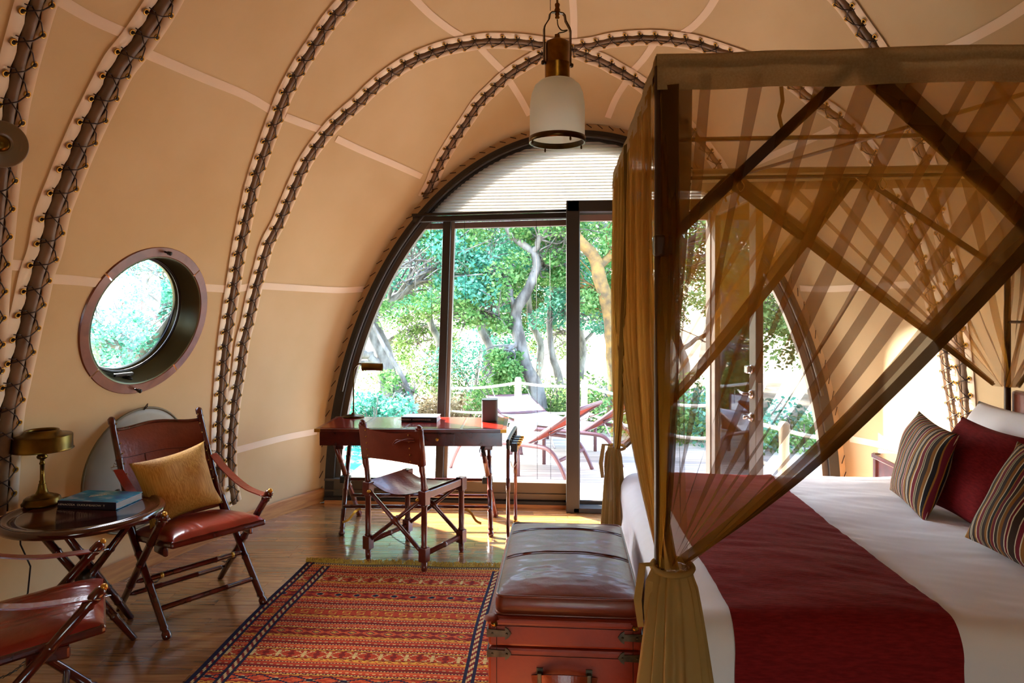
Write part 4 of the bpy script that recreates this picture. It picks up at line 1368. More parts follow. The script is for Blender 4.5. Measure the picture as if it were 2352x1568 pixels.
for s in (-1, 1):
    m = MB(); m.turned((s * (THX - .022), -THY - .001, .508), (s * (THX - .022), -THY - .012, .508), [(0, .0125), (.5, .011), (1, .004)], 12); m.build('brass_stud', M['abrass'], tk)
    m = MB(); m.lathe([(0, .004), (.02, .003), (.03, -.004)], c=(s * (THX - .012), -THY + .01, .526), n=14); m.build('corner_patch', M['trunk'], tk)
m = MB(); P = [(-.11, -THY - .002, .318), (-.085, -THY - .012, .325), (-.05, -THY - .034, .338), (0, -THY - .04, .342), (.05, -THY - .034, .338), (.085, -THY - .012, .325), (.11, -THY - .002, .318)]
m.ribbon(catmull(P, 5), (0, -1, 0.2), .03, .009); hd = m.build('handle', M['leather_b'], tk)
for s in (-1, 1):
    m = MB(); m.box((s * .085, -THY - .012, .325), (.016, .022, .05), bev=.003); m.box((s * .085, -THY - .003, .325), (.022, .004, .07)); m.build('handle_bracket', M['ironp'], hd)
for zz in (0.30, 0.47):
    m = MB(); m.box((THX + .004, .1, zz), (.008, .05, .03), bev=.002); m.build('side_catch', M['ironp'], tk)

pad = thing('bench_pad', 'brown leather seat pad with two stitched bands lying on the red trunk', 'cushion', (0.01, 2.80, .527))
PX, PY = .252, .415
def padf(u, v):
    a, b = 2 * u - 1, 2 * v - 1
    x = math.copysign(abs(a) ** .9, a); y = b
    th = (max(0, 1 - abs(a) ** 7)) ** .5 * (max(0, 1 - abs(b) ** 9)) ** .5
    z = .062 + .038 * (1 - a * a) * (1 - b * b) ** .5 + 0
    z = .064 + .034 * max(0, 1 - a * a) ** .6 * max(0, 1 - abs(b) ** 4) ** .7
    for yb in (.62, -.12):
        for o in (-.018, .018):
            z -= .006 * math.exp(-((b - yb + .03 * a * a - o) / .011) ** 2) * (1 - a * a) ** .3
    z += .002 * noise.noise(Vector((a * 3, b * 10, 3))) * th + .0008 * noise.noise(Vector((a * 6, b * 26, 9))) * th
    return Vector((x * PX, y * PY, z))
m = MB(); m.grid(padf, 60, 120)
def padbot(u, v):
    a, b = 2 * u - 1, 2 * v - 1
    return Vector((math.copysign(abs(a) ** .9, a) * PX, b * PY, .004))
m.grid(padbot, 8, 8)
per = [(-1, -1), (1, -1), (1, 1), (-1, 1)]
M['padl'] = simple('pad_leather', '#7a3218', .40, c2='#682612', scale=6, bump=.15, bscale=24, coat=.12)
m2 = MB()
def rr(z, k=1.0):
    out = []
    for (cx2, cy2, a0) in ((1, 1, 0), (-1, 1, 90), (-1, -1, 180), (1, -1, 270)):
        for j in range(7):
            a = math.radians(a0 + 15 * j); r = .03
            out.append(Vector((cx2 * (PX * k - r) + r * math.cos(a), cy2 * (PY * k - r) + r * math.sin(a), z)))
    return out
prof = [(0.002, .985), (.012, 1.0), (.035, 1.008), (.056, 1.0), (.066, .985)]
vs = []; fs = []
for z, k in prof: vs += rr(z, k)
nn = 28
for i in range(len(prof) - 1):
    for j in range(nn): fs.append((i * nn + j, i * nn + (j + 1) % nn, (i + 1) * nn + (j + 1) % nn, (i + 1) * nn + j))
m.add(vs, fs, 0, True)
m.build('pad_body', M['padl'], pad)
m = MB(); m.tube(rr(.066, .99), .0045, 6, closed=True); m.tube(rr(.004, .995), .0045, 6, closed=True); m.build('piping', M['leather_b'], pad)
m = MB()
for yb in (.62, -.12):
    for o in (-.03, .03):
        m.tube([padf((i + 1) / 42, ((yb + o - .03 * (2 * (i + 1) / 42 - 1) ** 2) + 1) / 2) + Vector((0, 0, .0012)) for i in range(41)], .0012, 4)
m.build('stitching', M['stitch'], pad)

# ------------------------------------------------------------------ kilim
def make_rug():
    x0, x1, y0, y1 = -1.625, -0.27, 1.7, 4.19
    cw = 0.0075; ch = 0.0062
    nx, ny = int((x1 - x0) / cw), int((y1 - y0) / ch)
    pal = {k: np.array(lin(v)[:3]) for k, v in dict(r='#b23a1c', d='#7c1d16', o='#c9562a', y='#cc9436', n='#1f1c34', c='#cdae74', b='#4a2a26', g='#8a7a5a').items()}
    def rgb(k): return pal[k]
    img = np.zeros((ny, nx, 3)); 
    # repeat unit in rows: list of (kind, height)
    unit = []
    def stripe(k, h): unit.append((k, h))
    bands = ['star', 'dots', 'hook', 'check', 'star', 'zig']
    for bi in range(6):
        stripe('ydash', 2); stripe('o', 2); stripe('ndot', 1); stripe('r', 3); stripe('cdot', 1); stripe('d', 3); stripe('ndot', 1); stripe('o', 3); stripe('cdot', 1); stripe('r', 2); stripe('ndot', 1)
        stripe('ydash2', 2); stripe('d', 1)
        stripe(bands[bi], 9)
        stripe('d', 1); stripe('ydash2', 2)
    rows = []
    for k, h in unit:
        for j in range(h): rows.append((k, j, h))
    R_ = np.random.RandomState(5)
    for j in range(ny):
        jj = ny - 1 - j
        if jj < 3: key = ('g', 0, 1)
        elif jj < 5: key = ('ndot', 0, 1)
        elif jj < 9: key = ('ydash', jj - 5, 4)
        elif jj < 11: key = ('o', 0, 1)
        elif jj < 12: key = ('ndot', 0, 1)
        else: key = rows[(jj - 12) % len(rows)]
        k, q, h = key
        for i in range(nx):
            c = 'r'
            if k in pal: c = k
            elif k == 'ydash': c = 'y' if (i + j) % 5 else 'r'
            elif k == 'ydash2': c = 'y' if (i + 2 * q) % 6 < 4 else 'd'
            elif k == 'ndot': c = 'n' if i % 2 else 'c'
            elif k == 'cdot': c = 'c' if i % 4 < 2 else 'r'
            elif k == 'star':
                u = i % 16 - 7.5; w = q - 4
                c = 'c' if (abs(abs(u) - abs(w) * 1.2) < .8 and abs(u) < 6) or abs(u) < .6 or (abs(w) == 4 and 3 < abs(u) < 6) else ('d' if abs(u) > 7 or (abs(u) > 6 and abs(w) < 2) else 'r')
            elif k == 'dots':
                u = i % 14 - 6.5; w = q - 4
                c = 'n' if abs(u) + abs(w) < 2.6 else ('c' if abs(u) + abs(w) < 4 and q % 2 else ('d' if abs(u) + abs(w) > 7 else 'r'))
            elif k == 'hook':
                u = i % 10; w = q
                c = 'y' if (w in (1, 7) and 2 < u < 8) or (u == 2 and 1 <= w <= 4) or (u == 7 and 4 <= w <= 7) or (w == 4 and 2 < u < 5) else 'r'
            elif k == 'check':
                u = i % 12 - 5.5; w = q - 4
                d = abs(u) * .8 + abs(w)
                c = 'y' if d < 1.6 else ('n' if d < 2.8 else ('o' if d < 5 else 'd'))
            elif k == 'zig':
                u = i % 20 - 9.5; w = q - 4
                d = abs(abs(w) - abs(u) * .45)
                c = 'n' if d < .8 else ('c' if abs(u) + abs(w) * 1.4 < 3.4 else ('o' if (i // 5 + q // 3) % 2 else 'r'))
            img[j, i] = pal[c]
        # side borders
    for (a, b, cc) in ((0, 3, 'n'), (3, 5, 'cy'), (5, 7, 'n'), (16, 18, 'n'), (18, 21, 'cy'), (21, 23, 'n')):
        for side in (0, 1):
            for i in range(a, b):
                ii = i if side == 0 else nx - 1 - i
                for j in range(ny):
                    if ny - 1 - j < 9 and a > 5: continue
                    if cc == 'n': img[j, ii] = pal['n']
                    else: img[j, ii] = pal['c'] if (j // 2 + i) % 4 < 2 else pal['d']
    img *= (0.70 + 0.34 * R_.rand(ny, nx, 1))
    img *= (0.85 + 0.3 * R_.rand(ny, 1, 1))
    img = np.clip(img, 0, 1)
    X = np.linspace(x0, x1, nx + 1); Y = np.linspace(y0, y1, ny + 1)
    vx, vy = np.meshgrid(X, Y)
    vz = 0.007 + 0.0022 * np.sin(vy * 9 + vx * 2) * np.clip((vy - 3.9) * 4, 0, 1) + 0.0012 * np.sin(vx * 17)
    vxx = vx + 0.006 * np.sin(vy * 5)
    co = np.stack([vxx, vy + 0.008 * np.sin(vx * 11) * np.clip((vy - 3.8) * 3, 0, 1), vz], -1).reshape(-1, 3)
    idx = np.arange((nx + 1) * (ny + 1)).reshape(ny + 1, nx + 1)
    q = np.stack([idx[:-1, :-1], idx[:-1, 1:], idx[1:, 1:], idx[1:, :-1]], -1).reshape(-1, 4)
    me = bpy.data.meshes.new('woven_field')
    me.vertices.add(len(co)); me.vertices.foreach_set('co', co.ravel())
    me.loops.add(q.size); me.loops.foreach_set('vertex_index', q.ravel())
    me.polygons.add(len(q)); me.polygons.foreach_set('loop_start', np.arange(0, q.size, 4)); 
    me.update(calc_edges=True)
    ca_ = me.color_attributes.new('Col', 'FLOAT_COLOR', 'CORNER')
    cc = np.ones((len(q), 4, 4)); cc[:, :, :3] = img.reshape(-1, 1, 3)
    ca_.data.foreach_set('color', cc.ravel())
    me.materials.append(attr_mat('kilim_weave'))
    root = thing('kilim_rug', 'red striped woven kilim rug with a yellow fringe on the plank floor', 'rug', (0, 0, 0))
    o = bpy.data.objects.new('woven_field', me); COL.objects.link(o); o.parent = root
    m = MB(); r = random.Random(9)
    for i in range(420):
        x = x0 + (x1 - x0) * (i + r.random()) / 420
        yb = y1 + 0.008 * math.sin(x * 11)
        a = r.uniform(-.9, .9); L = r.uniform(.028, .062)
        m.ribbon([(x, yb - .004, .008), (x + a * L * .5, yb + L * .6, .016 + r.random() * .012), (x + a * L, yb + L, .004)], (0, 0, 1), .004, .0015)
    m.build('fringe', simple('fringe_wool', '#c9a83c', .9, c2='#a88a2c', scale=80), root, kind='stuff')
    m = MB(); m.box(((x0 + x1) / 2, (y0 + y1) / 2, .0014), (x1 - x0 - .02, y1 - y0 - .03, .0024)); m.build('backing', M['gap'], root)
make_rug()

# ------------------------------------------------------------------ pendant
pd = at_depth(1280, 322, 3.06)
pz = pd.z
pn = thing('pendant_lamp', 'brass and opal glass bell pendant hanging from the tent ridge', 'lamp', (pd.x, pd.y, pz))
S = 3.06 / F_PX
def zz(py): return (322 - py) * S
rb = 63 * S
m = MB(); m.lathe([(rb, .0), (rb, zz(250)), (rb * .985, zz(235)), (rb * .93, zz(215)), (rb * .82, zz(198)), (rb * .62, zz(187)), (rb * .42, zz(184))], n=56); m.build('glass_shade', M['opal'], pn)
m = MB(); m.lathe([(rb * .97, -.012), (rb * 1.03, -.012), (rb * 1.035, .012), (rb * .99, .014), (rb * .97, -.012)], n=56)
for k in range(4):
    a = math.radians(28 + 90 * k); c_ = Vector((rb * math.cos(a), rb * math.sin(a), 0)); m.turned(c_ - Vector((0, 0, .028)), c_ + Vector((0, 0, .004)), [(0, .003), (.2, .0045), (1, .003)], 8)
m.build('rim_band', M['bronze'], pn)
M['lampbrass'] = simple('lamp_brass', '#94661e', .3, 1.0, c2='#6a4412', scale=14)
rc = 28.5 * S
m = MB(); m.lathe([(rc * .95, zz(186)), (rc, zz(184)), (rc, zz(149)), (rc * 1.03, zz(148)), (rc * 1.03, zz(146)), (rc, zz(145)), (rc, zz(104)), (rc * .93, zz(98)), (rc * .6, zz(93)), (rc * .2, zz(91)), (rc * .2, zz(88)), (rc * .26, zz(86)), (rc * .2, zz(83)), (rc * .22, zz(80)), (0, zz(78))], n=40); m.build('cap', M['lampbrass'], pn)
m = MB()
for s in (-1, 1):
    P = [(s * .001, 0, zz(28)), (s * 14 * S, 0, zz(30)), (s * 18 * S, 0, zz(34)), (s * 20 * S, 0, zz(46)), (s * 30 * S, 0, zz(62)), (s * 32 * S, 0, zz(70)), (s * 32 * S, 0, zz(150))]
    m.ribbon(P, (0, 1, 0) if True else 0, .004, .016)
m2 = MB()
for s in (-1, 1):
    P = [(s * .001, 0, zz(28)), (s * 14 * S, 0, zz(30)), (s * 18 * S, 0, zz(34)), (s * 20 * S, 0, zz(46)), (s * 30 * S, 0, zz(62)), (s * 32 * S, 0, zz(70)), (s * 32 * S, 0, zz(150))]
    m2.ribbon(P, (s, 0, 0.3), .016, .005)
ykrot = Matrix.Rotation(.35, 3, 'Z')
m2.v = [tuple(ykrot @ Vector(v)) for v in m2.v]
m2.build('yoke', M['bronze'], pn)
m = MB()
for s in (-1, 1): m.turned(ykrot @ Vector((s * 28 * S, 0, zz(147))), ykrot @ Vector((s * 38 * S, 0, zz(147))), [(0, .007), (.5, .007), (.55, .011), (1, .009)], 10)
m.build('thumb_screw', M['bronze'], pn)
ceil_z = snap(Vector((pd.x, pd.y, 4.0))).z
def ceil_at(x, y): return EB * math.sqrt(max(0, 1 - ((x - EX) / EA) ** 2 - ((y - EY) / EL) ** 2))
ceil_z = ceil_at(pd.x, pd.y)
m = MB(); m.lathe([(0, zz(44)), (.009, zz(43)), (.011, zz(40)), (.007, zz(37)), (.011, zz(33)), (.008, zz(29)), (.014, zz(24)), (.009, zz(18)), (.012, zz(12)), (.011, zz(9)), (.005, zz(7)), (.005, ceil_z - pz)], n=16); m.build('hanging_rod', M['lampbrass'], pn)
m = MB(); m.lathe([(0, ceil_z - pz - .03), (.05, ceil_z - pz - .025), (.055, ceil_z - pz - .001)], n=24); m.build('ceiling_rose', M['lampbrass'], pn)
m = MB(); m.tube(catmull([(.0, 0, zz(45)), (.004, -.002, zz(60)), (.02, 0, zz(70)), (.045, 0, zz(70)), (.03, 0, zz(74)), (.008, 0, zz(76)), (0, 0, zz(80))], 6), .0028, 6); m.build('flex', M['bronze'], pn)
m = MB(); m.lathe([(0, zz(236)), (.022, zz(234)), (.028, zz(225)), (.022, zz(212)), (.014, zz(204)), (.014, zz(186))], n=20); m.build('bulb', simple('bulb_glass', '#8d8680', .3), pn)
m = MB()
bx = -16 * S
z_ = zz(24)
while z_ < ceil_z - pz - .02:
    m.lathe([(0, 0), (.0024, .0018), (.0024, .0036), (0, .0054)], c=(bx, 0, z_), n=6); z_ += .0062
m.build('ball_chain', M['iron'], pn, kind='stuff')

# white ribbed fitting at the left edge
hp = hit(2, 330, 0.10)
wf = thing('wall_spot', 'round ribbed wall light cut off by the left edge of the picture', 'lamp', tuple(hp))
tocam = (Vector((0.15, -0.2, 0.05)) + (CAM - hp).normalized()).normalized()
wf.rotation_euler = rot_to(tocam, (0, 0, 1)).to_euler()
dd_ = (hp - CAM).length; rw = 42 / F_PX * dd_
m = MB(); m.lathe([(rw * .98, -.05), (rw, -.01), (rw * .97, .012), (rw * .9, .008), (rw * .85, .016), (rw * .78, .010), (rw * .73, .018), (rw * .66, .011), (rw * .61, .018), (rw * .54, .011), (rw * .49, .018), (rw * .4, .008), (rw * .34, .01)], n=48); m.build('ribbed_glass', simple('ribbed_glass', '#8d7f6a', .3), wf)
m = MB(); m.lathe([(rw * .36, .006), (rw * .3, .018), (rw * .15, .022), (0, .02)], n=24); m.build('centre_cap', M['abrass'], wf)
m = MB(); m.lathe([(rw * .98, -.05), (rw * .5, -.07), (.02, -.072), (.02, -.14), (0, -.14)], n=32); m.build('backplate', M['abrass'], wf)
# ------------------------------------------------------------------ four-poster bed
BX0, BX1, BY0, BY1, BZ = 0.34, 2.46, 2.10, 4.02, 0.665
CX0, CX1, CYN, CYF, CZ = 0.30, 2.46, 2.185, 4.0, 2.385
bed = thing('four_poster_bed', 'four poster bed with slim bronze canopy frame on the right', 'bed', (1.38, 3.06, 0))
BO = Vector((1.38, 3.06, 0))
def bl_(x, y, z): return Vector((x, y, z)) - BO
M['bedmetal'] = simple('bed_frame_metal', '#3d2818', .4, .3)
for (x, y) in ((CX0, CYN), (CX0, CYF), (CX1, CYN), (CX1, CYF)):
    m = MB(); m.turned(bl_(x, y, 0), bl_(x, y, CZ - .02), [(0, .02), (.3, .02), (.305, .024), (.315, .024), (.32, .017), (1, .016)], 12); m.build('post', M['bedmetal'], bed)
def rail(a, b, name='canopy_rail', r=.011):
    m = MB(); m.tube([bl_(*a), bl_(*b)], r, 8); m.build(name, M['bedmetal'], bed)
zr = CZ - .03
rail((CX0, CYN, zr), (CX1, CYN, zr)); rail((CX0, CYF, zr), (CX1, CYF, zr)); rail((CX0, CYN, zr), (CX0, CYF, zr)); rail((CX1, CYN, zr), (CX1, CYF, zr))
ym = (CYN + CYF) / 2
rail((CX0, ym, zr), (CX1, ym, zr), 'cross_rail')
rail((0.95, CYF, zr), (1.75, CYN + .02, zr), 'cross_rail', .009)
def strapbar(a, b, w=.026, name='brace'):
    m = MB(); m.ribbon([bl_(*a), bl_(*b)], (0, 1, 0), w, .010); m.build(name, M['bedmetal'], bed)
strapbar((CX0 + .01, CYN, 1.80), (.90, CYN, zr), .034); strapbar((CX0 + .01, CYF, 1.72), (.93, CYF, zr), .034)
strapbar((CX1 - .01, CYF, 1.80), (1.66, CYF, zr), .034); strapbar((CX1 - .01, CYN, 1.78), (1.85, CYN, zr), .034)
m = MB(); m.box(bl_(CX0 + .015, CYN, 1.80), (.07, .045, .07), bev=.01); m.build('brace_bracket', M['bedmetal'], bed)
m = MB(); m.tube([bl_(CX1, CYF, 1.53), bl_(CX1, 2.3, 1.53)], .008, 8); m.tube([bl_(CX1, 3.72, .9), bl_(CX1, 3.78, 2.3)], .010, 8); m.build('head_rods', M['bedmetal'], bed)
m = MB(); m.box(bl_((BX0 + BX1) / 2, (BY0 + BY1) / 2, .20), (BX1 - BX0 - .1, BY1 - BY0 - .1, .22), bev=.02); m.build('bed_base', M['maho'], bed)
m = MB(); m.box(bl_((BX0 + BX1) / 2, (BY0 + BY1) / 2, .47), (BX1 - BX0 - .08, BY1 - BY0 - .08, .30), bev=.06); m.build('mattress', M['white'], bed)
m = MB(); m.box(bl_(BX1 + .05, (BY0 + BY1) / 2, .60), (.05, BY1 - BY0, 1.1), bev=.02); m.build('headboard', M['leather_b'], bed)

def drape(s, t, rx0, rx1, ry0, ry1, lift=0.0, rad=0.10, zbot=0.05, wr=1.0):
    """s,t are cloth coordinates in metres; outside the top rectangle the cloth bends over and hangs"""
    cx_ = min(max(s, rx0), rx1); cy_ = min(max(t, ry0), ry1)
    ox, oy = s - cx_, t - cy_
    L = math.hypot(ox, oy)
    puff = .018 * noise.noise(Vector((s * 1.7, t * 1.7, 1.0))) + .006 * noise.noise(Vector((s * 3.4 + 3, t * 9, 4.0))) * wr
    puff += .0035 * noise.noise(Vector((s * 7, t * 22 + s * 8, 7.0))) * wr
    z = BZ + lift + puff
    if L < 1e-9: return Vector((s, t, z))
    nx, ny = ox / L, oy / L
    rad_ = rad + lift
    q = L / rad_
    if q < math.pi / 2:
        return Vector((cx_ + nx * rad_ * math.sin(q), cy_ + ny * rad_ * math.sin(q), z - rad_ * (1 - math.cos(q))))
    h = L - rad_ * math.pi / 2
    fold = .016 * math.sin((s + t) * 17) * min(1, h * 4) + .012 * math.sin((s - t) * 31 + 1) * min(1, h * 3)
    out = rad_ + .05 * min(1, h * 2) * h + fold
    return Vector((cx_ + nx * out, cy_ + ny * out, max(zbot, z - rad_ - h)))
TX0, TX1, TY0, TY1 = BX0 + .08, BX1, BY0 + .10, BY1 - .10
def cover_f(u, v):
    s = (TX0 - .62) + (TX1 + .0 - TX0 + .62) * u
    t = (TY0 - .62) + (TY1 + .62 - TY0 + .62) * v
    return drape(s, t, TX0, TX1, TY0, TY1)
m = MB(); m.grid(cover_f, 170, 200)
cv = m.build('bed_cover', M['white']); tag(cv, 'white linen bedspread draped over the bed', 'bedspread')
def runner_f(u, v):
    s = 0.50 + 0.655 * u
    s += .012 * math.sin(v * 8)
    t = (TY0 - .60) + (TY1 + .45 - TY0 + .60) * v
    return drape(s, t, TX0 - .3, TX1, TY0, TY1, lift=.009)
m = MB(); m.grid(runner_f, 60, 220)
rn = m.build('bed_runner', M['red_cl']); tag(rn, 'dark red runner lying across the foot of the white bed', 'bed runner')

# striped cushion cloth
def stripes(name, angle=0.0, seed=0):
    m, nt, b = nmat(name)
    tc = node(nt, 'ShaderNodeTexCoord'); sp = node(nt, 'ShaderNodeSeparateXYZ')
    nt.links.new(tc.outputs['Object'], sp.inputs[0])
    mr = node(nt, 'ShaderNodeMapRange'); mr.inputs[1].default_value = -.25; mr.inputs[2].default_value = .25
    nt.links.new(sp.outputs[0], mr.inputs[0])
    fr = node(nt, 'ShaderNodeMath', operation='MULTIPLY'); fr.inputs[1].default_value = 1.9
    nt.links.new(mr.outputs[0], fr.inputs[0])
    f2 = node(nt, 'ShaderNodeMath', operation='FRACT'); nt.links.new(fr.outputs[0], f2.inputs[0])
    cs = dict(B='#3b2a22', m='#6e1626', w='#d8ccb0', t='#8a5a24', g='#4a3c44', k='#1f1a1e', o='#a06a28', c='#b09a78')
    seq = 'B4 w1 m4 w1 t5 k2 w1 g1 w1 B4 o2 w1 m4 c1 k1 c1 k1 B3 t3 w1 k3 o1 m3 w1 B3 c1 t3 g3 w1 m2 w1 B2'
    toks = [(x[0], int(x[1:])) for x in seq.split()]
    tot = sum(n for _, n in toks); acc = 0
    st = []
    for k, n in toks: st.append((acc / tot, lin(cs[k]))); acc += n
    r1 = ramp(nt, [(p * 2, c) for p, c in st if p < .5][:31], 'CONSTANT')
    r2 = ramp(nt, [((p - .5) * 2, c) for p, c in st if p >= .5][:31], 'CONSTANT')
    r2.color_ramp.elements[0].position = 0
    a = node(nt, 'ShaderNodeMath', operation='MULTIPLY'); a.inputs[1].default_value = 2.0; nt.links.new(f2.outputs[0], a.inputs[0])
    bb = node(nt, 'ShaderNodeMath', operation='SUBTRACT'); bb.inputs[1].default_value = 1.0; nt.links.new(a.outputs[0], bb.inputs[0])
    nt.links.new(a.outputs[0], r1.inputs[0]); nt.links.new(bb.outputs[0], r2.inputs[0])
    gt = node(nt, 'ShaderNodeMath', operation='GREATER_THAN'); gt.inputs[1].default_value = .5; nt.links.new(f2.outputs[0], gt.inputs[0])
    mx = node(nt, 'ShaderNodeMix'); mx.data_type = 'RGBA'
    nt.links.new(gt.outputs[0], mx.inputs[0]); nt.links.new(r1.outputs[0], mx.inputs[6]); nt.links.new(r2.outputs[0], mx.inputs[7])
    nt.links.new(mx.outputs[2], b.inputs['Base Color'])
    b.inputs['Roughness'].default_value = .75; b.inputs['Specular IOR Level'].default_value = .25
    return m
M['stripe'] = stripes('striped_cloth')

def place_pillow(name, label, cat, mat, w, h, t, pos, rz, lean, roll, seed, group=None):
    me = pillow_mesh(name, mat, w, h, t, seed=seed)
    o = bpy.data.objects.new(name, me); COL.objects.link(o)
    # local: x width, z up, y thickness (front = -y). rz turns the front, lean tips it back
    o.matrix_world = Matrix.Translation(pos) @ Matrix.Rotation(rz, 4, 'Z') @ Matrix.Rotation(lean, 4, 'X') @ Matrix.Rotation(roll, 4, 'Y')
    tag(o, label, cat, group)
    return o
F2 = math.radians(-90)      # front faces -X (towards the foot)
RD = math.radians
place_pillow('striped_cushion', 'striped cushion nearest the window, leaning against the red cushion', 'cushion', M['stripe'], .43, .43, .15, (1.69, 3.38, BZ + .20), F2 - RD(4), RD(-16), RD(6), 1)
place_pillow('red_cushion', 'plain dark red cushion between the two striped cushions', 'cushion', M['red_cl'], .44, .44, .16, (1.83, 3.20, BZ + .205), F2 + RD(6), RD(-20), RD(4), 2)
place_pillow('striped_cushion', 'striped cushion nearest the camera, cropped by the right edge', 'cushion', M['stripe'], .43, .43, .16, (1.72, 2.62, BZ + .20), F2 + RD(16), RD(-26), RD(8), 3)
place_pillow('bed_pillow', 'white bed pillow standing at the window side of the headboard', 'pillow', M['white'], .66, .48, .17, (2.03, 3.36, BZ + .245), F2, RD(-24), RD(0), 5)
place_pillow('bed_pillow', 'white bed pillow at the headboard behind the red cushion, printed with a chevron', 'pillow', M['white'], .64, .58, .19, (2.18, 3.14, BZ + .31), F2, RD(-16), RD(5), 6)
place_pillow('bed_pillow', 'white bed pillow propped behind the striped cushion at the right edge', 'pillow', M['white'], .66, .46, .17, (2.22, 2.48, BZ + .20), F2, RD(-22), RD(0), 7)
fp = place_pillow('bed_pillow', 'white bed pillow lying flat under the cushions, its rolled edge showing', 'pillow', M['white'], 1.2, .42, .10, (2.02, 3.02, BZ + .03), F2, RD(-86), RD(0), 8)
# chevron embroidery on the pillow
pc = bpy.data.objects['bed_pillow.001']
m = MB()
for k, s_ in enumerate((.05, .03)):
    m.tube([(-s_, -.062 - .0, .165), (0, -.066, .165 + s_ * .9), (s_, -.062, .165)], .003, 5)
m.build('embroidered_chevron', M['leather_b'], pc)

# bedside table corner showing beyond the bed
nt_ = thing('bedside_table', 'mahogany bedside table beyond the bed, one corner showing', 'table', (2.19, 4.34, -.035))
m = MB(); m.box((0, 0, .70), (.46, .40, .03), bev=.006); m.build('table_top', M['maho_l'], nt_)
m = MB(); m.box((0, 0, .62), (.42, .36, .13), bev=.004); m.build('drawer_box', M['maho_l'], nt_)
for sx in (-1, 1):
    for sy in (-1, 1):
        m = MB(); m.box((sx * .205, sy * .175, .36), (.035, .035, .72), bev=.004); lg = m.build('leg', M['maho_l'], nt_)
m = MB(); m.box((-.228, -.198, .70), (.03, .003, .03)); m.build('brass_corner', M['brass'], nt_)

# ------------------------------------------------------------------ mosquito net
net = thing('mosquito_net', 'sheer brown mosquito net tied back at the posts of the bed canopy', 'net', tuple(BO))
NZ = CZ - .055
def valance(a, b, name='valance'):
    a, b = Vector(a), Vector(b)
    d = (b - a).normalized(); nrm = Vector((0, 0, 1)).cross(d)
    L = (b - a).length
    prof = [(-.020, -.012), (-.018, .012), (-.004, .022), (.012, .014), (.018, -.006), (.020, -.045), (.021, -.10)]
    def f(u, v):
        i = v * (len(prof) - 1); k = min(int(i), len(prof) - 2); t = i - k
        o = prof[k][0] * (1 - t) + prof[k + 1][0] * t; z = prof[k][1] * (1 - t) + prof[k + 1][1] * t
        s = u * L
        wob = noise.noise(Vector((s * 3.1 + a.x * 7, a.y, 0))) 
        lump = .018 * math.exp(-((s - 1.75) / .05) ** 2) if abs(a.y - CYN) < .05 and abs(b.y - CYN) < .05 else 0
        p = a.lerp(b, u) + nrm * (-(o + .003 * wob + .004 * math.sin(s * 21) * v))
        return p + Vector((0, 0, z + .004 * wob * (1 + v) + lump * (1 - v))) - BO
    m = MB(); m.grid(f, 110, 24); return m.build(name, M['val'], net)
valance((CX0 - .01, CYN, CZ), (CX1 + .01, CYN, CZ)); valance((CX1, CYF, CZ), (CX0, CYF, CZ))
valance((CX0, CYF, CZ), (CX0, CYN, CZ)); valance((CX1, CYN, CZ), (CX1, CYF, CZ))
def roof(u, v):
    x = CX0 + (CX1 - CX0) * u; y = CYN + (CYF - CYN) * v
    return Vector((x, y, CZ - .02 - .035 * math.sin(math.pi * u) * math.sin(math.pi * v) + .006 * math.sin(v * 40 + u * 6))) - BO
m = MB(); m.grid(roof, 30, 60); m.build('net_roof', cloth('net_roof_cloth', '#a07a40', trans=.6, alpha=.12, tcol='#c89a58', weave=0), net)

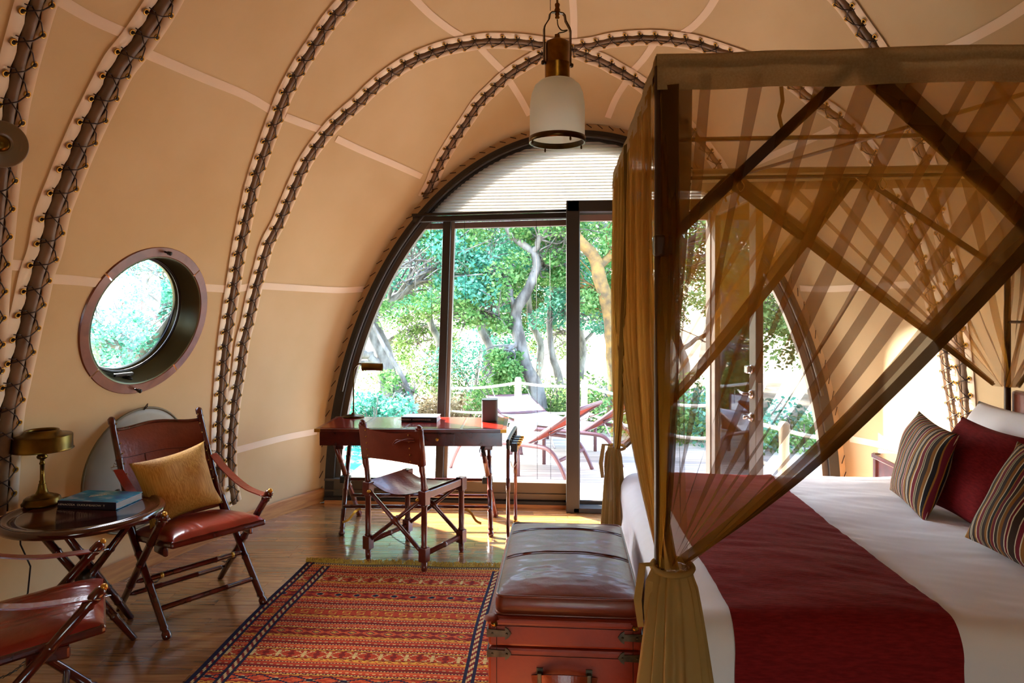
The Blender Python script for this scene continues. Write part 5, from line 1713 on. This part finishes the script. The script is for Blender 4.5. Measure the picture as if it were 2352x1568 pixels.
def curtain(a, b, tie, rad, pleats, seed, sag=.10, hem='b', nv=40, name='net_panel', tight=.045, pw=.055, hang=1.0, nmt='net'):
    """gathered net from rail line a->b down to the tie; pleats overlap so layers add up"""
    a, b, tie = Vector(a), Vector(b), Vector(tie)
    r = random.Random(seed)
    L = (b - a).length; d = (b - a) / L
    out = Vector((0, 0, 1)).cross(d).normalized()
    # stations along rail: flat run, then a pleat that doubles back
    st = [0.0]; lay = [0.0]
    pos = 0.0
    gaps = [r.uniform(.6, 1.4) for _ in range(pleats + 1)]; gs = sum(gaps)
    free = L
    for i in range(pleats):
        pos += gaps[i] / gs * free
        w = pw * r.uniform(.5, 1.35)
        st += [min(L, pos + w / 2), pos - w / 2, min(L, pos + w / 2 + .001)]
        lay += [0.0, .006, .012]
    st.append(L); lay.append(0.0)
    n = len(st)
    # densify
    S = []; Z = []
    for i in range(n - 1):
        k = 3 if abs(st[i + 1] - st[i]) > pw * 1.6 else 2
        for q in range(k): S.append(st[i] + (st[i + 1] - st[i]) * q / k); Z.append(lay[i] + (lay[i + 1] - lay[i]) * q / k)
    S.append(st[-1]); Z.append(lay[-1])
    NS = len(S)
    ang0 = r.uniform(0, 6)
    vs = []
    for i in range(NS):
        u = S[i] / L; w_ = i / (NS - 1)
        top = a + d * S[i] + out * (Z[i] - .004)
        # arrangement round the tie
        th = math.pi * (1.15 * w_) + ang0 * 0
        e = tie + (d * (w_ - .5) * 2 * tight * 1.0) + out * tight * .55 * math.sin(w_ * pleats * 1.7 + seed)
        for j in range(nv + 1):
            v = j / nv
            p = top.lerp(e, v)
            if hang != 1.0:
                q_ = v ** hang; p = Vector((top.x + (e.x - top.x) * q_, top.y + (e.y - top.y) * q_, p.z))
            sg = sag * (u ** 1.2) * math.sin(math.pi * v) * (.55 + .45 * v)
            p = p - Vector((0, 0, sg)) 
            p += out * .012 * math.sin(i * 1.3 + v * 5) * math.sin(math.pi * v)
            p += d * .006 * math.sin(i * 2.1 + v * 9) * math.sin(math.pi * v)
            vs.append(p - BO)
    fs = []
    for i in range(NS - 1):
        for j in range(nv): fs.append((i * (nv + 1) + j, (i + 1) * (nv + 1) + j, (i + 1) * (nv + 1) + j + 1, i * (nv + 1) + j + 1))
    m = MB(); m.add(vs, fs, 0, True); o = m.build(name, M[nmt], net)
    # pleat edges and hem: narrow doubled bands of the same net
    hm = MB()
    i0 = (NS - 1) if hem == 'b' else 0
    step = -1 if hem == 'b' else 1
    P0 = [vs[i0 * (nv + 1) + j] for j in range(nv + 1)]
    inward = -d if hem == 'b' else d
    vv = []
    HW = .10
    for j in range(nv + 1):
        v = j / nv
        p = P0[j]; t = (P0[min(j + 1, nv)] - P0[max(j - 1, 0)]).normalized()
        sd = t.cross(out).normalized()
        if sd.dot(inward) < 0: sd = -sd
        w = HW * (1 - .72 * v ** 1.5)
        vv += [p + out * .002, p + sd * w + out * .012, p + sd * w * .55 - out * .012]
    ff = []
    for j in range(nv): ff += [(3 * j, 3 * j + 1, 3 * j + 4, 3 * j + 3), (3 * j, 3 * j + 2, 3 * j + 5, 3 * j + 3)]
    hm.add(vv, ff, 0, True); hm.build('hem_band', M['net_hem'], o)
    return o

def skirt_net(tie, rad_top, rad_bot, zb, seed, squash=(1, 1), name='net_tail', ztop=.0):
    tie = Vector(tie)
    NF = 13; ln = 1.0 if rad_bot > .1 else .3
    def f(u, v):
        a = 2 * math.pi * u
        k = rad_top + (rad_bot - rad_top) * (v ** .75)
        fold = 1 + (.30 * math.sin(a * NF + seed + .6 * math.sin(a * 3)) + .09 * math.sin(a * 7 + 2)) * (.35 + .65 * v)
        if v < .04: k *= .93
        z = tie.z + ztop - (tie.z + ztop - zb) * v
        return Vector((tie.x + k * fold * math.cos(a) * squash[0] - .015 * ln * v, tie.y + k * fold * math.sin(a) * squash[1] - .13 * ln * v ** .6, z)) - BO
    m = MB(); m.grid(f, 180, 30, close_u=True)
    return m.build(name, M['net_d'], net)

T1 = (CX0 + .035, CYN - .03, .80); T2 = (CX1, CYN - .02, .80); T3 = (CX0 + .015, CYF, .80); T4 = (CX1 - .02, CYF, 1.17)
yn, yf = CYN - .012, CYF + .012
curtain((CX0, yn, NZ), (1.86, yn, NZ), T1, .05, 9, 11, sag=.16, hem='b')
curtain((.885, yn + .012, NZ), (CX1, yn + .012, NZ), T2, .05, 3, 12, sag=.02, hem='a', pw=.03)
curtain((CX0, yf, NZ), (1.66, yf, NZ), T3, .05, 6, 13, sag=.10, hem='b')
curtain((.90, yf - .014, NZ), (CX1, yf - .014, NZ), T4, .05, 7, 14, sag=.02, hem='a')
ymf = 3.05
curtain((CX0 + .0, yn - .004, NZ - .03), (CX0 + .055, yn - .004, NZ - .03), T1, .05, 3, 19, sag=.0, hem='a', hang=1.3, nmt='net', pw=.03)
curtain((CX0 - .015, CYN, NZ), (CX0 - .015, 3.80, NZ), (T1[0] - .01, T1[1] + .02, T1[2]), .05, 30, 15, sag=.02, hem='b', hang=4.2, tight=.05, nmt='net2')
curtain((CX0 - .02, CYF, NZ), (CX0 - .02, ymf - .02, NZ), (T3[0] - .01, T3[1] - .03, T3[2]), .05, 20, 16, sag=.02, hem='b', hang=3.0, tight=.03, nmt='net2')
curtain((CX1 + .01, CYF, NZ), (CX1 + .01, 2.9, NZ), (T4[0] + .02, T4[1] - .03, T4[2]), .05, 10, 17, sag=.05, hem='b')
# gathered bundles just above the ties, tails below
def bundle(tie, top, r0, r1, seed, lean):
    tie = Vector(tie)
    def f(u, v):
        a = 2 * math.pi * u
        k = r0 + (r1 - r0) * v ** 1.6
        fold = 1 + .17 * math.sin(a * 12 + seed) + .08 * math.sin(a * 5)
        return tie + Vector((k * fold * math.cos(a), k * fold * math.sin(a) * .8, 0)) + Vector(lean) * v - BO
    m = MB(); m.grid(f, 140, 14, close_u=True); return m.build('gathered_net', M['net2'], net)
#bundle((T1[0] - .005, T1[1], T1[2] - .01), .3, .05, .085, 1, (-.03, .02, .42))
#bundle((T3[0] - .01, T3[1], T3[2] - .01), .3, .035, .06, 2, (-.01, -.02, .3))
skirt_net((T1[0], T1[1], T1[2]), .055, .135, .02, 1.0, (1, .7))
skirt_net((T3[0] - .03, T3[1] - .02, T3[2]), .04, .085, .02, 3.0, (.9, .9))
def tie_band(c, r, seed, dirx=-1):
    c = Vector(c)
    m = MB()
    m.tube([c + Vector((math.cos(a) * r, math.sin(a) * r * .85, .008 * math.sin(a))) - BO for a in [2 * math.pi * i / 24 for i in range(24)]], .009, 8, closed=True)
    m.build('tie_band', M['net_d'], net)
    for k, (dx_, L) in enumerate(((.05, .17), (.02, .21))):
        m = MB(); s0 = c + Vector((dirx * r, -r * .4, .0))
        m.ribbon([s0 + Vector((0, 0, .015 * (1 - k))) - BO, s0 + Vector((dirx * dx_ * .7, -.02, .02 - .05 * k)) - BO, s0 + Vector((dirx * dx_, -.025, -L * .5)) - BO, s0 + Vector((dirx * dx_ * .8, -.02, -L)) - BO], [(0, 1, .2)] * 4, [.012, .022, .024, .018], .003)
        m.build('tie_ribbon', M['net_d'], net)
tie_band(T1, .062, 1); tie_band((T3[0] - .01, T3[1], T3[2] - .0), .045, 2)
# little ribbons hanging inside the rails
r_ = random.Random(4)
for (x, y, L) in ((.68, CYN, .13), (1.0, CYN, .06), (1.98, CYN, .15), (1.0, CYF, .10), (1.52, CYF, .07), (1.72, CYF, .09), (1.78, CYF, .11), (.93, CYF, .08)):
    m = MB(); z0 = NZ - .03
    P = [(x, y + .02, z0), (x + .006, y + .025, z0 - L * .35), (x - .006, y + .022, z0 - L * .7), (x + .004, y + .025, z0 - L)]
    m.ribbon([bl_(*p) for p in P], (0, 1, .1), .012, .002); m.build('ribbon', M['net_d'], net)
    if y == CYF:
        m = MB(); m.tube(catmull([bl_(x, y - .02, z0 + .04), bl_(x + .02, y - .03, z0 - .0), bl_(x, y - .025, z0 - .03), bl_(x - .02, y - .03, z0), bl_(x, y - .02, z0 + .04)], 5), .0035, 5); m.build('bow', M['net_d'], net)
# ------------------------------------------------------------------ outdoors
GZ = -0.35
gm = MB()
def ground(u, v):
    x = -40 + 80 * u; y = YG + .25 + 60 * v ** 1.6
    z = GZ + .0
    d = max(0, y - 11.0)
    z += .055 * d + .10 * noise.noise(Vector((x * .5, y * .5, 0))) * min(1, max(0, (y - 8.6)))
    return Vector((x, y, z))
gm.grid(ground, 160, 120)
gr = struct(gm.build('ground', M['sand']))
gm = MB(); gm.grid(lambda u, v: Vector((-40 + 80 * u, YG + .25 - 40 * v, GZ - .01)), 4, 4); struct(gm.build('ground_field', M['sand']))

deck = struct(thing('terrace', '', 'x')); del deck['label']; del deck['category']
dm = MB(); dm.box((1.0, 7.4, -.14), (6.4, 3.35, .10)); dm.build('joists', M['post'], deck)
DZ0 = -0.012
bw = .095
dme = MB(); dme.box((0, 0, -.0125), (1.0, bw - .008, .025)); dmesh = dme.mesh('board', M['deckb'])
yy = YG + .20; k = 0
POOL_X = -1.35
while yy < 9.0:
    x0 = -4.0 if yy < 6.35 else POOL_X
    x1 = 4.2
    inst('board', dmesh, deck, Vector(((x0 + x1) / 2, yy, DZ0)), None, (x1 - x0, 1, 1)); yy += bw
pool = thing('plunge_pool', 'turquoise plunge pool sunk into the terrace left of the loungers', 'pool', (-3.3, 7.7, 0))
m = MB(); m.grid(lambda u, v: Vector((-1.9 + 3.7 * u, -1.2 + 2.4 * v, -.13 + .006 * math.sin(u * 30 + v * 9) + .005 * math.sin(v * 35))), 60, 50); m.build('water', M['pool'], pool)
m = MB(); m.box((1.88, 0, -.10), (.14, 2.7, .12), bev=.01); m.box((-.0, -1.30, -.10), (3.9, .16, .12), bev=.01); m.box((0, 1.28, -.10), (3.9, .16, .12), bev=.01); m.build('coping', M['pool_tile'], pool)

# loungers ------------------------------------------------------------
def make_lounger(label, loc, rz, backang, bmat='sling'):
    """+x is the head end; origin on the deck under the middle"""
    R = thing('sun_lounger', label, 'lounger', loc, rz)
    hw = .31; zs = .31
    for s in (-1, 1):
        P = [(-.62, s * hw, .0), (-.56, s * hw, .14), (-.48, s * hw, .27), (-.38, s * hw, .305), (0, s * hw, zs), (.36, s * hw, zs), (.50, s * hw, .28), (.60, s * hw, .16), (.68, s * hw, 0)]
        m = MB(); m.tube(catmull(P, 5), .021, 8); m.build('side_frame', M['al'], R)
        m = MB(); m.tube([(.15, s * (hw - .02), .30), (.15, s * (hw - .02), 0)], .02, 8); m.build('leg', M['al'], R)
    m = MB(); m.tube([(-.47, -hw, .26), (-.47, hw, .26)], .016, 8); m.build('cross_bar', M['al'], R)
    m = MB(); m.tube([(.58, -hw, .19), (.58, hw, .19)], .018, 8); m.build('cross_bar', M['al'], R)
    def seat(u, v): return Vector((-.72 + .97 * u, (2 * v - 1) * (hw - .02), zs + .03 + .012 * math.sin(u * 5) - .02 * (1 - (2 * v - 1) ** 2)))
    m = MB(); m.grid(seat, 16, 8); m.build('seat_pad', M['towel'], R)
    ca, sa = math.cos(backang), math.sin(backang); BL = .64
    def b_(u, v, o=0): return Vector((0.25 + BL * u * ca - o * sa, (2 * v - 1) * (hw - .03), zs + .03 + BL * u * sa + o * ca - .02 * math.sin(math.pi * v)))
    m = MB(); m.grid(b_, 10, 8); m.grid(lambda u, v: b_(u, v, -.008), 10, 8); bk_ = m.build('back_sling', M[bmat], R)
    m = MB(); e = [Vector((.25, -hw + .02, zs + .02)), Vector((.25 + BL * ca, -hw + .02, zs + .02 + BL * sa)), Vector((.25 + BL * ca, hw - .02, zs + .02 + BL * sa)), Vector((.25, hw - .02, zs + .02))]
    m.tube(e, .019, 8, closed=True); m.build('back_frame', M['al'], R)
    for s in (-1, 1):
        m = MB(); m.tube([(.25 + BL * .38 * ca, s * .24, zs + BL * .38 * sa), (.52, s * .24, zs - .02)], .009, 6); m.tube([(.25 + BL * .38 * ca, s * .24, zs + BL * .36 * sa), (.85, s * .24, zs + .30)], .007, 6); m.build('prop', M['steel'], R)
    return R
lnA = at_z(1300, 1104, DZ0)
make_lounger('brown sling sun lounger nearest the window, backrest raised', (-.465, 6.91, DZ0), RD(-24), RD(34))
make_lounger('brown sling sun lounger beyond the nearer one, seen past the door post', (.095, 7.60, DZ0), RD(-24), RD(36))
make_lounger('sun lounger farthest out on the terrace with a flat white pad', (-.42, 8.25, DZ0), RD(112), RD(12), 'towel')
def roll(label, loc, rz):
    t = thing('rolled_towel', label, 'towel', loc, rz)
    m = MB(); P = []
    for i in range(90):
        a = i / 89 * 5.2 * 2 * math.pi; r = .012 + .063 * i / 89; P.append((r * math.cos(a), r * math.sin(a)))
    vs = [Vector((x, -.17, z)) for x, z in P] + [Vector((x, .17, z)) for x, z in P]
    m.add(vs, [(i, i + 1, 91 + i, 90 + i) for i in range(89)], 0, True); 
    sh = m.build('spiral', M['towel'], t)
    mod = sh.modifiers.new('thick', 'SOLIDIFY'); mod.thickness = .007
    m = MB(); m.lathe([(0, -.165), (.070, -.165), (.070, .165), (0, .165)], n=24, R=rot_to((0, 1, 0))); m.build('core', simple('towel_stripe', '#b98a70', .9, c2='#e8dccf', scale=40), t)
roll('rolled white towel on the nearest sun lounger', (-.42, 6.98, DZ0 + .31 + .03 + .075), RD(-24))
roll('rolled white towel on the sun lounger past the door post', (.14, 7.67, DZ0 + .31 + .03 + .075), RD(-24))

# rope railing ---------------------------------------------------------
rl = thing('rope_railing', 'low rope railing on pale timber posts round the terrace', 'railing', (1.0, 9.05, DZ0))
posts = [(1190, 866, 8.7), (1342, 872, 8.9), (1500, 905, 7.9), (1640, 915, 7.2), (1801, 968, 5.95), (1935, 985, 6.1), (1030, 880, 10.4)]
PT = []
for (px, py, d) in posts:
    t = at_depth(px, py, d); PT.append(t)
    m = MB(); o = Vector((1.0, 9.05, DZ0))
    b = Vector((t.x, t.y, GZ + .02))
    wob = [(q, .048 + .006 * math.sin(q * 9 + px)) for q in (0, .2, .4, .6, .8, .98)] + [(1, .03)]
    m.turned(b - o, t - o, wob, 10); m.build('timber_post', M['post'], rl)
order = [6, 0, 1, 2, 3, 4, 5]
for a, b in zip(order, order[1:]):
    for dz in (.07, .42):
        p, q = PT[a] - Vector((0, 0, dz)), PT[b] - Vector((0, 0, dz)); o = Vector((1.0, 9.05, DZ0))
        m = MB(); m.tube([p.lerp(q, i / 10) - Vector((0, 0, .03 * math.sin(math.pi * i / 10))) - o for i in range(11)], .02, 6); m.build('rope', M['rope'], rl)

# trees ------------------------------------------------------------------
def leaves(mb, c, rad, n, size, r, squash=.75, shell_=.35):
    vs = mb.v; 
    for i in range(n):
        while True:
            d = Vector((r.uniform(-1, 1), r.uniform(-1, 1), r.uniform(-1, 1)))
            if .02 < d.length < 1: break
        d = d.normalized() * (r.random() ** shell_)
        p = Vector(c) + Vector((d.x * rad, d.y * rad, d.z * rad * squash))
        a, b = r.uniform(0, 6.28), r.uniform(-.9, .9)
        u = Vector((math.cos(a) * math.cos(b), math.sin(a) * math.cos(b), math.sin(b)))
        w = u.cross(Vector((r.uniform(-1, 1), r.uniform(-1, 1), r.uniform(-.3, 1)))).normalized()
        s = size * r.uniform(.6, 1.4)
        k = len(vs)
        vs += [tuple(p), tuple(p + u * s * .5 + w * s * .28), tuple(p + u * s), tuple(p + u * s * .5 - w * s * .28)]
        mb.f.append((k, k + 1, k + 2, k + 3)); mb.m.append(0); mb.smooth.append(False)

def tree(label, base, pts, r0, crowns, leafm, barkm, seed, nl=2600, size=.10, twigs=44, name='tree'):
    """pts: trunk path relative to base; crowns: (x,y,z,radius) relative to base"""
    r = random.Random(seed); T = thing(name, label, 'tree', base)
    m = MB(); P = catmull(pts, 6)
    P = [p + Vector((noise.noise(p * 2.3 + Vector((seed, 0, 0))), noise.noise(p * 2.1 + Vector((0, seed, 0))), 0)) * r0 * .5 for p in P]
    N = len(P); m.tube(P, [r0 * (1 - .72 * i / N) * (1 + .12 * noise.noise(P[i] * 6)) for i in range(N)], 10)
    m.build('trunk', barkm, T)
    b = MB(); lf = MB()
    for (cx_, cy_, cz_, cr) in crowns:
        c = Vector((cx_, cy_, cz_))
        j = min(range(N // 3, N), key=lambda i: (P[i] - c).length + 0.6 * abs(P[i].z - (cz_ - cr)))
        s = P[j]; mid = s.lerp(c, .5) + Vector((r.uniform(-.3, .3), r.uniform(-.2, .2), r.uniform(-.1, .3))) * cr
        Q = catmull([s, mid, c], 7); Q = [q + Vector((r.uniform(-1, 1), r.uniform(-1, 1), r.uniform(-1, 1))) * .03 for q in Q]
        b.tube(Q, [r0 * .42 * (1 - .7 * i / len(Q)) for i in range(len(Q))], 6)
        for k in range(twigs):
            q = Q[r.randrange(3, len(Q))]; e = c + Vector((r.uniform(-1, 1), r.uniform(-1, 1), r.uniform(-.7, .7))) * cr * .95
            mm = q.lerp(e, .5) + Vector((r.uniform(-.2, .2), r.uniform(-.2, .2), r.uniform(-.2, .2))) * cr
            b.tube(catmull([q, mm, e], 4), [.016 * (1 - .08 * i) * (r0 / .12) ** .5 for i in range(9)], 4, caps=False)
        ncl = 16
        for k in range(ncl):
            e = c + Vector((r.uniform(-1, 1), r.uniform(-1, 1), r.uniform(-.8, .8))) * cr * .8
            leaves(lf, e, cr * r.uniform(.22, .42), int(nl * 1.5) // ncl, size * .74, r)
    b.build('branches', barkm, T, kind='stuff')
    lf.build('foliage', leafm, T, kind='stuff')
    return T
def bx_(px, d): p = at_depth(px, 710, d); return (p.x, p.y)
# left trunk seen through the first pane
x, y = bx_(885, 10.0)
tree('pale rough trunked tree left of the mullion', (x, y, GZ), [(0, 0, 0), (.05, 0, .7), (-.02, 0, 1.3), (-.25, 0, 1.9), (-.45, .1, 2.5), (-.55, .2, 3.4)], .17, [(-1.2, .3, 3.1, 1.0), (.1, .1, 2.9, .9), (.9, 0, 2.6, .8), (-.4, .4, 3.9, 1.1), (.8, .5, 3.7, 1.0), (-.9, -.3, 1.3, .5)], M['leaf_teal'], M['bark'], 21, 2400, .085)
x, y = bx_(965, 9.0)
tree('slender twisted sapling beside the pale trunk', (x, y, GZ), [(0, 0, 0), (-.1, 0, .6), (-.2, 0, 1.0), (-.5, 0, 1.5), (-.75, 0, 2.0)], .05, [(-.3, .1, .9, .3), (-.8, .1, 2.1, .5)], M['leaf_green'], M['bark'], 22, 900, .07)
x, y = bx_(1232, 9.8)
tree('leaning mottled tree in the middle of the window view', (x, y, GZ), [(.1, 0, 0), (0, 0, .8), (-.2, 0, 1.35), (-.28, 0, 1.9), (-.05, 0, 2.35), (-.02, 0, 2.7), (-.4, 0, 3.1), (-.2, .1, 3.7)], .12, [(-1.0, .1, 2.5, .7), (-.9, .4, 3.5, .9), (.3, .2, 3.5, .9), (-.9, .0, 1.9, .55), (.2, .4, 2.7, .6), (-.1, -.1, 4.2, .9), (-.5, -.2, 1.15, .3)], M['leaf_green'], M['bark'], 23, 2400, .08)
x, y = bx_(1290, 10.6)
tree('thin dark tree just left of the door post', (x, y, GZ), [(.0, 0, 0), (-.05, 0, .9), (-.2, 0, 1.5), (-.1, 0, 2.4), (.1, 0, 3.2)], .08, [(.2, .1, 2.1, .7), (-.2, .2, 3.0, .8), (.3, 0, 3.9, .8)], M['leaf_teal'], M['bark'], 24, 2400, .08)
x, y = bx_(1400, 9.2)
tree('yellow lichened tree with forked limbs seen through the doorway', (x, y, GZ), [(.12, 0, 0), (.1, 0, 1.0), (0, 0, 1.9), (-.2, 0, 2.6), (-.5, 0, 3.1), (-.6, .1, 3.8)], .15, [(-.2, .3, 3.9, .7), (-.2, .5, 2.3, .6), (-.9, .3, 3.6, .5), (.7, .3, 3.3, .8), (.6, .4, 2.0, .7)], M['leaf_green'], M['bark_y'], 25, 1900, .075)
rr_ = random.Random(77)
kinds = ['dense', 'loose', 'pale']
_nl = 1500
spec = [(760, 13, 'leaf_teal', 3.3, 'dense teal tree behind the left edge of the window'),
        (1000, 14.5, 'leaf_teal', 3.4, 'dense teal tree beyond the mullion'),
        (1120, 12.6, 'leaf_dark', 3.0, 'mid green tree between the mullion and the leaning tree'),
        (1230, 15, 'leaf_teal', 3.5, 'dense tree behind the leaning mottled tree'),
        (1400, 13, 'leaf_green', 3.2, 'bushy green tree beyond the doorway'),
        (1560, 12, 'leaf_green', 3.0, 'bright green tree seen through the net over the foot of the bed'),
        (1720, 13, 'leaf_green', 3.1, 'bright green tree behind the open door leaf'),
        (1880, 11, 'leaf_dark', 2.8, 'green tree beside the right curve of the gable'),
        (870, 16, 'leaf_dark', 2.0, 'low far tree left of the mullion'),
        (1110, 17, 'leaf_teal', 2.0, 'low far teal tree between mullion and leaning tree'),
        (1330, 16, 'leaf_dark', 2.0, 'low far tree behind the door post')]
for i, (px, d, lm, h, lab) in enumerate(spec):
    x, y = bx_(px, d); gz = GZ + .055 * max(0, y - 11)
    cr = []
    for k in range(8):
        cr.append((rr_.uniform(-1.5, 1.5), rr_.uniform(-.6, .9), h + rr_.uniform(-1.1, 1.7), rr_.uniform(.75, 1.15)))
    tree(lab, (x, y, gz), [(0, 0, 0), (.1, 0, .9), (-.15, 0, 1.8), (.1, 0, h)], .11, cr, M[lm], M['bark'], 40 + i, 1500, .10, twigs=20)
# low scrub
def bush(label, base, rad, lm, seed, n=2600, size=.06, h=.7):
    B = thing('bush', label, 'bush', base); r = random.Random(seed)
    m = MB()
    for k in range(14):
        a = r.uniform(0, 6.28); q = r.uniform(.2, .9) * rad
        m.tube(catmull([(0, 0, 0), (math.cos(a) * q * .4, math.sin(a) * q * .4, h * .5), (math.cos(a) * q, math.sin(a) * q, h * r.uniform(.7, 1.1))], 4), .008, 4, caps=False)
    m.build('stems', M['bark'], B, kind='stuff')
    m = MB()
    for k in range(12):
        leaves(m, (r.uniform(-.7, .7) * rad, r.uniform(-.5, .5) * rad, h * r.uniform(.3, .95)), rad * .4, n // 12, size, r)
    m.build('foliage', M[lm], B, kind='stuff')
bl_spec = [(860, 8.6, .55, 'leaf_teal', .9, 'teal bush below the desk lamp shade'), (950, 10.5, .9, 'leaf_dry', .45, 'dry brown scrub behind the black book'),
           (1080, 10.8, 1.0, 'leaf_dry', .5, 'dry brown scrub behind the grey loudspeaker'), (1160, 10.2, .6, 'leaf_green', 1.0, 'yellow green bush left of the rope post'),
           (1250, 10.4, 1.0, 'leaf_dark', .8, 'dark scrub under the leaning tree'), (1370, 10.2, 1.0, 'leaf_dark', .8, 'dark scrub beyond the sun loungers'),
           (1480, 9.0, .9, 'leaf_green', .9, 'green bush behind the far net curtain'), (1600, 8.6, .9, 'leaf_green', .95, 'green bush left of the door jamb'),
           (1700, 8.2, .9, 'leaf_teal', .9, 'green bush seen between door jamb and door leaf'), (1850, 7.9, .8, 'leaf_green', .7, 'green bush right of the pale rail post'),
           (1090, 13.5, 1.4, 'leaf_teal', 1.0, 'far teal scrub under the trees'), (930, 13.5, 1.4, 'leaf_dark', .9, 'far scrub left of the mullion')]
for i, (px, d, rad, lm, h, lab) in enumerate(bl_spec):
    x, y = bx_(px, d); bush(lab, (x, y, GZ + .055 * max(0, y - 11)), rad, lm, 60 + i, h=h)
# beyond the porthole
for i, (x, y, h) in enumerate((bx_(345, 8.0) + (1.5,), bx_(300, 11.5) + (2.1,), bx_(250, 8.6) + (1.2,))):
    gz = GZ
    cr = [(rr_.uniform(-1.1, 1.1), rr_.uniform(-.9, .9), h + rr_.uniform(-.9, 1.0), rr_.uniform(.5, .8)) for _ in range(6)]
    tree(['leafy tree in the middle of the porthole view', 'taller tree behind in the porthole view', 'leafy tree at the left of the porthole view'][i], (x, y, gz), [(0, 0, 0), (.2, 0, .7), (-.2, .1, 1.3), (.3, 0, h + .4)], .10, cr, M['leaf_teal'], M['bark'], 90 + i, 1500, .07, twigs=20)
